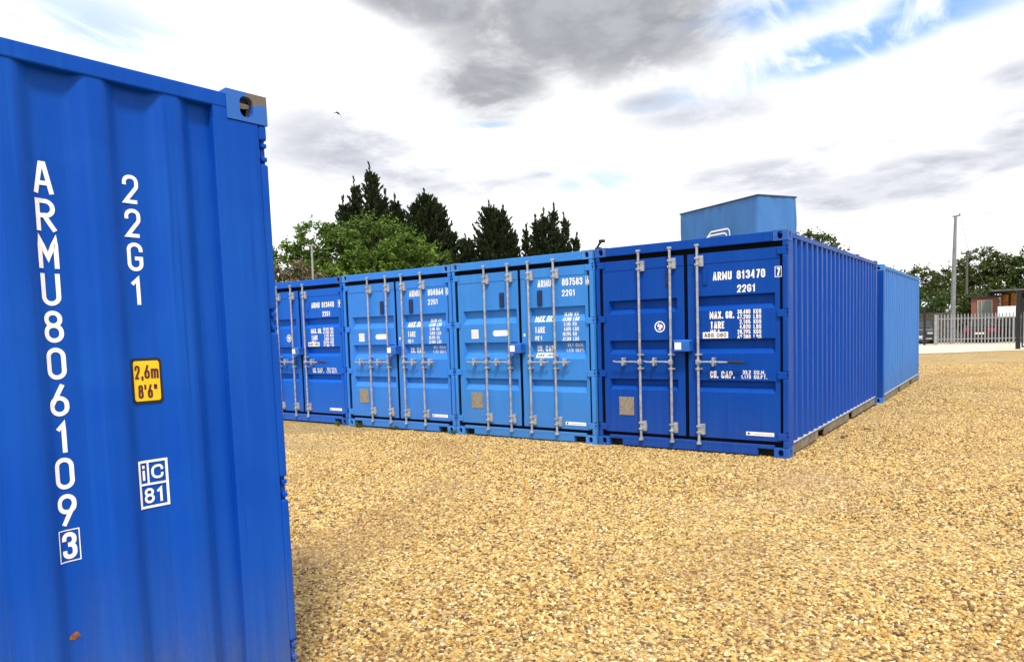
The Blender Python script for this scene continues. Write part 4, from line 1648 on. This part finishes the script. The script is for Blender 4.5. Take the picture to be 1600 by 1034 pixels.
def car(label, loc, rz, paintc, plate_white=True, group='parked cars'):
    t = thing('parked_car', label, 'car', loc, rz, group)
    bodym = simple('car paint', paintc, .25, .2, .05, 3)
    # side outline (x forward), lofted across the width with tumblehome
    prof = [(-2.05, .32), (-2.12, .62), (-2.05, .92), (-1.75, 1.00), (-1.35, 1.38), (-.9, 1.47), (.1, 1.46), (.95, 1.02), (1.75, .90), (2.08, .70), (2.12, .42), (2.0, .26), (1.72, .26),
            (1.66, .5), (1.4, .64), (1.12, .5), (1.06, .26), (-1.0, .24), (-1.06, .5), (-1.34, .64), (-1.62, .5), (-1.68, .28)]
    mb = MB()
    ws = (-.86, -.82, -.6, .6, .82, .86)
    rows = []
    for k, y in enumerate(ws):
        r = []
        for x, z in prof:
            yy = y
            if z > .98:
                yy = y * (1 - .22 * (z - .98) / .5)
            sc_ = 1.0 if abs(y) < .8 else (.985 if abs(y) < .85 else .955)
            r.append((x * sc_, yy, .3 + (z - .3) * (1 if abs(y) < .85 else .985)))
        rows.append(r)
    mb.grid(rows, True)
    mb.quad(*rows[0])
    mb.quad(*rows[-1])
    body = mb.obj('body', bodym, t)
    glass = M['carglass']
    for s in (-1, 1):
        mb = MB()
        zt, zb = 1.40, 1.03
        yy = lambda z: s * (.862 * (1 - .22 * (z - .98) / .5) + .004)
        mb.quad((-1.30, yy(zt - .03), zt - .03), (-1.58, yy(zb), zb), (.78, yy(zb), zb), (.08, yy(zt), zt))
        mb.obj('side_window', glass, t)
        for x in (-1.34, 1.39):
            wm = MB()
            rows = []
            for yy2, r in ((.70, .20), (.70, .31), (.74, .33), (.86, .33), (.88, .31), (.875, .21)):
                rows.append([(x + r * math.cos(a * math.pi / 10), s * yy2, .33 + r * math.sin(a * math.pi / 10)) for a in range(20)])
            wm.grid(rows, True)
            wh = wm.obj('wheel', M['rubber'], t)
            rm = MB()
            rm.quad(*[(x + .21 * math.cos(a * math.pi / 10), s * .872, .33 + .21 * math.sin(a * math.pi / 10)) for a in range(20)])
            for a in range(5):
                q = a * 2 * math.pi / 5
                rm.tube([(x + .05 * math.cos(q), s * .875, .33 + .05 * math.sin(q)), (x + .19 * math.cos(q), s * .878, .33 + .19 * math.sin(q))], .025, 6)
            rm.obj('rim', M['galv'], wh)
        for x, nm, mt in ((2.06, 'headlight', M['lampglass']), (-2.085, 'tail_light', M['redlens'])):
            mb = MB()
            mb.box(x - .04, x + .045, s * .68 - .15, s * .68 + .15, .66 if x > 0 else .74, .80 if x > 0 else .94, .02, 2)
            mb.obj(nm, mt, t)
    mb = MB()
    mb.quad((.14, -.58, 1.452), (.14, .58, 1.452), (.90, .72, 1.065), (.90, -.72, 1.065))
    mb.obj('windscreen', glass, t)
    mb = MB()
    mb.quad((-1.395, -.60, 1.365), (-1.395, .60, 1.365), (-1.725, .70, 1.055), (-1.725, -.70, 1.055))
    mb.obj('rear_window', glass, t)
    mb = MB()
    mb.box(2.10, 2.15, -.45, .45, .48, .60, .01)
    mb.box(2.08, 2.16, -.80, .80, .34, .42, .02)
    mb.obj('grille', M['chrome'], t)
    for x, n in ((2.165, 1), (-2.135, -1)):
        mb = MB()
        mb.box(min(x, x + .015 * n), max(x, x + .015 * n), -.26, .26, .44 if n > 0 else .60, .55 if n > 0 else .71, .002)
        mb.obj('number_plate', M['white'], t)
    return t


M['carglass'] = simple('dark car glass', (.015, .018, .02), .08)
M['lampglass'] = simple('clear lamp glass', (.62, .64, .66), .15, .3)
M['redlens'] = simple('red lamp lens', (.35, .01, .012), .2)
M['chrome'] = simple('chrome trim', (.6, .6, .62), .2, .8)
car('dark grey car nosing out from behind the pale container', (-3.45, 45.2, -.2), rad(-84), (.035, .038, .045))
car('dark red car parked behind the palisade fence', (.35, 45.6, -.2), rad(80), (.04, .005, .006))
car('black car at the right edge behind the black gate post', (3.3, 45.0, -.2), rad(-95), (.012, .012, .014))

# black gate at the right edge and black mesh fence left of the palisade
bgx, bgy = 1.95, 33.3
bg_ = thing('black_gate', 'black steel gate with a thick post at the right edge of the yard', 'gate', (bgx, bgy, -.13), rad(8))
mb = MB()
mb.box(-.09, .09, -.09, .09, 0, 2.75, .012)
mb.box(-.11, .11, -.11, .11, 2.75, 2.80, .01)
mb.obj('gate_post', M['black'], bg_)
mb = MB()
mb.box(.14, 3.6, -.03, .03, .10, .17)
mb.box(.14, 3.6, -.03, .03, 2.35, 2.42)
mb.box(.14, .20, -.03, .03, .17, 2.35)
mb.box(3.54, 3.6, -.03, .03, .17, 2.35)
mb.obj('gate_frame', M['black'], bg_)
mb = MB()
for k in range(22):
    x = .30 + k * .15
    mb.box(x - .008, x + .008, -.008, .008, .17, 2.35)
mb.obj('gate_bars', M['black'], bg_)

mf = thing('mesh_fence', 'black mesh fence with square posts between pale container and palisade', 'fence', (-6.3, 40.2, -.15), rad(7.5))
mb = MB()
for k in range(44):
    x = k * .1
    mb.box(x - .006, x + .006, -.006, .006, .05, 2.0)
for k in range(9):
    z = .1 + k * .23
    mb.box(0, 4.3, -.010, .010, z - .008, z + .008)
mb.obj('mesh_panel', M['black'], mf)
for x in (0, 1.42, 2.84, 3.72):
    mb = MB()
    mb.box(x - .06, x + .06, -.06, .06, 0, 2.15, .01)
    mb.obj('post', M['black'], mf)
mb = MB()

# timber boards standing behind the black mesh fence
bw = thing('timber_wall', 'weathered timber board wall in shade behind the dark grey car', 'wall', (-7.5, 50.2, -.2), rad(3))
mb = MB()
for k in range(40):
    mb.box(k * .16, k * .16 + .152, -.015 + (k % 2) * .006, .015, 0, 2.0 + (k * 37 % 5) * .01)
mb.obj('board_panel', simple('shaded grey timber', (.10, .085, .065), .85, 0, .3, 4), bw)
mb = MB()
mb.box(-.02, 6.5, .015, .06, .5, .6)
mb.box(-.02, 6.5, .015, .06, 1.5, 1.6)
mb.obj('board_rail', M['wood_pole'], bw)

# ------------------------------------------------------------------ small things
# bird in the sky
bi = thing('bird', 'small dark bird gliding high above the close container', 'bird', (-21.38, 12.48, 10.86))
mb = MB()
R2, U2 = Vector((.8, .57, 0)), Vector((0, 0, 1))
F2 = Vector((-.57, .8, 0))
bl = []
span = [(-.20, .02, .012), (-.12, .05, .03), (-.05, .045, .045), (0, .03, .05), (.05, .0, .045), (.11, -.08, .032), (.17, -.17, .012)]
rows = []
for a, b, wd2 in span:
    c = R2 * a + U2 * b
    th = .006 if abs(a) > .06 else .028
    rows.append([c + F2 * wd2 * 1.2, c + U2 * th, c - F2 * wd2, c - U2 * th])
mb.grid(rows, True)
rows2 = []
for f_, r in ((.16, .004), (.11, .022), (.04, .036), (-.06, .032), (-.13, .014), (-.20, .022), (-.215, .003)):
    c = F2 * f_ + U2 * .02
    rows2.append([c + (R2 * math.cos(k * math.pi / 4) + U2 * math.sin(k * math.pi / 4) * (.5 if f_ < -.15 else 1)) * r for k in range(8)])
mb.grid(rows2, True)
mb.obj('body', simple('dark feathers', (.02, .02, .022), .8), bi, True)


def weed(label, x, y, n, h, seed):
    rg = random.Random(seed)
    t = thing('weed', label, 'weed', (x, y, ground_z(x, y)), 0, 'weeds at the foot of the containers')
    mb = MB()
    for k in range(n):
        a = rg.uniform(0, 6.283)
        d = Vector((math.cos(a), math.sin(a) * .5, 0))
        l = h * rg.uniform(.5, 1.1)
        b = Vector((-d.y, d.x, 0)) * .006
        o = d * rg.uniform(0, .07)
        tip = o + d * l * .6 + Vector((0, 0, l))
        md = o + d * l * .2 + Vector((0, 0, l * .6))
        mb.quad(o - b, o + b, md + b * 1.6, md - b * 1.6)
        mb.quad(md - b * 1.6, md + b * 1.6, tip)
    mb.obj('leaves', M['weed'], t)


weed('low green weed at the foot of the mid blue container, below its data plate', -7.0, -.10, 40, .10, 1)
weed('green weed in front of the mid blue container sill near its middle', -6.2, -.07, 30, .08, 2)
weed('thin green weed where the mid blue and light blue containers meet', -4.95, -.06, 22, .08, 3)
weed('tiny green weed at the joint of the royal blue and mid blue containers', -7.55, -.09, 22, .09, 4)

M['deadleaf'] = simple('dry brown leaf', (.07, .035, .015), .8)
for lab, x, y, a in (('dry brown leaf lying on gravel, farther of two beside the corner container', .411, 2.62, .3), ('dry brown leaf lying on gravel, nearer of two beside the corner container', .243, 1.84, 1.2)):
    t = thing('fallen_leaf', lab, 'leaf', (x, y, ground_z(x, y) + .022), a, 'dry leaves on the gravel')
    mb = MB()
    rows = []
    for k in range(7):
        f = k / 6
        wv_ = .045 * math.sin(math.pi * min(f * .95 + .04, 1))
        rows.append([(-.07 + .14 * f, -wv_, .014 * math.sin(f * 5) + .012), (-.07 + .14 * f, 0, .006 * math.sin(f * 5)), (-.07 + .14 * f, wv_, .014 * math.cos(f * 3) + .006)])
    mb.grid(rows)
    mb.obj('blade', M['deadleaf'], t)
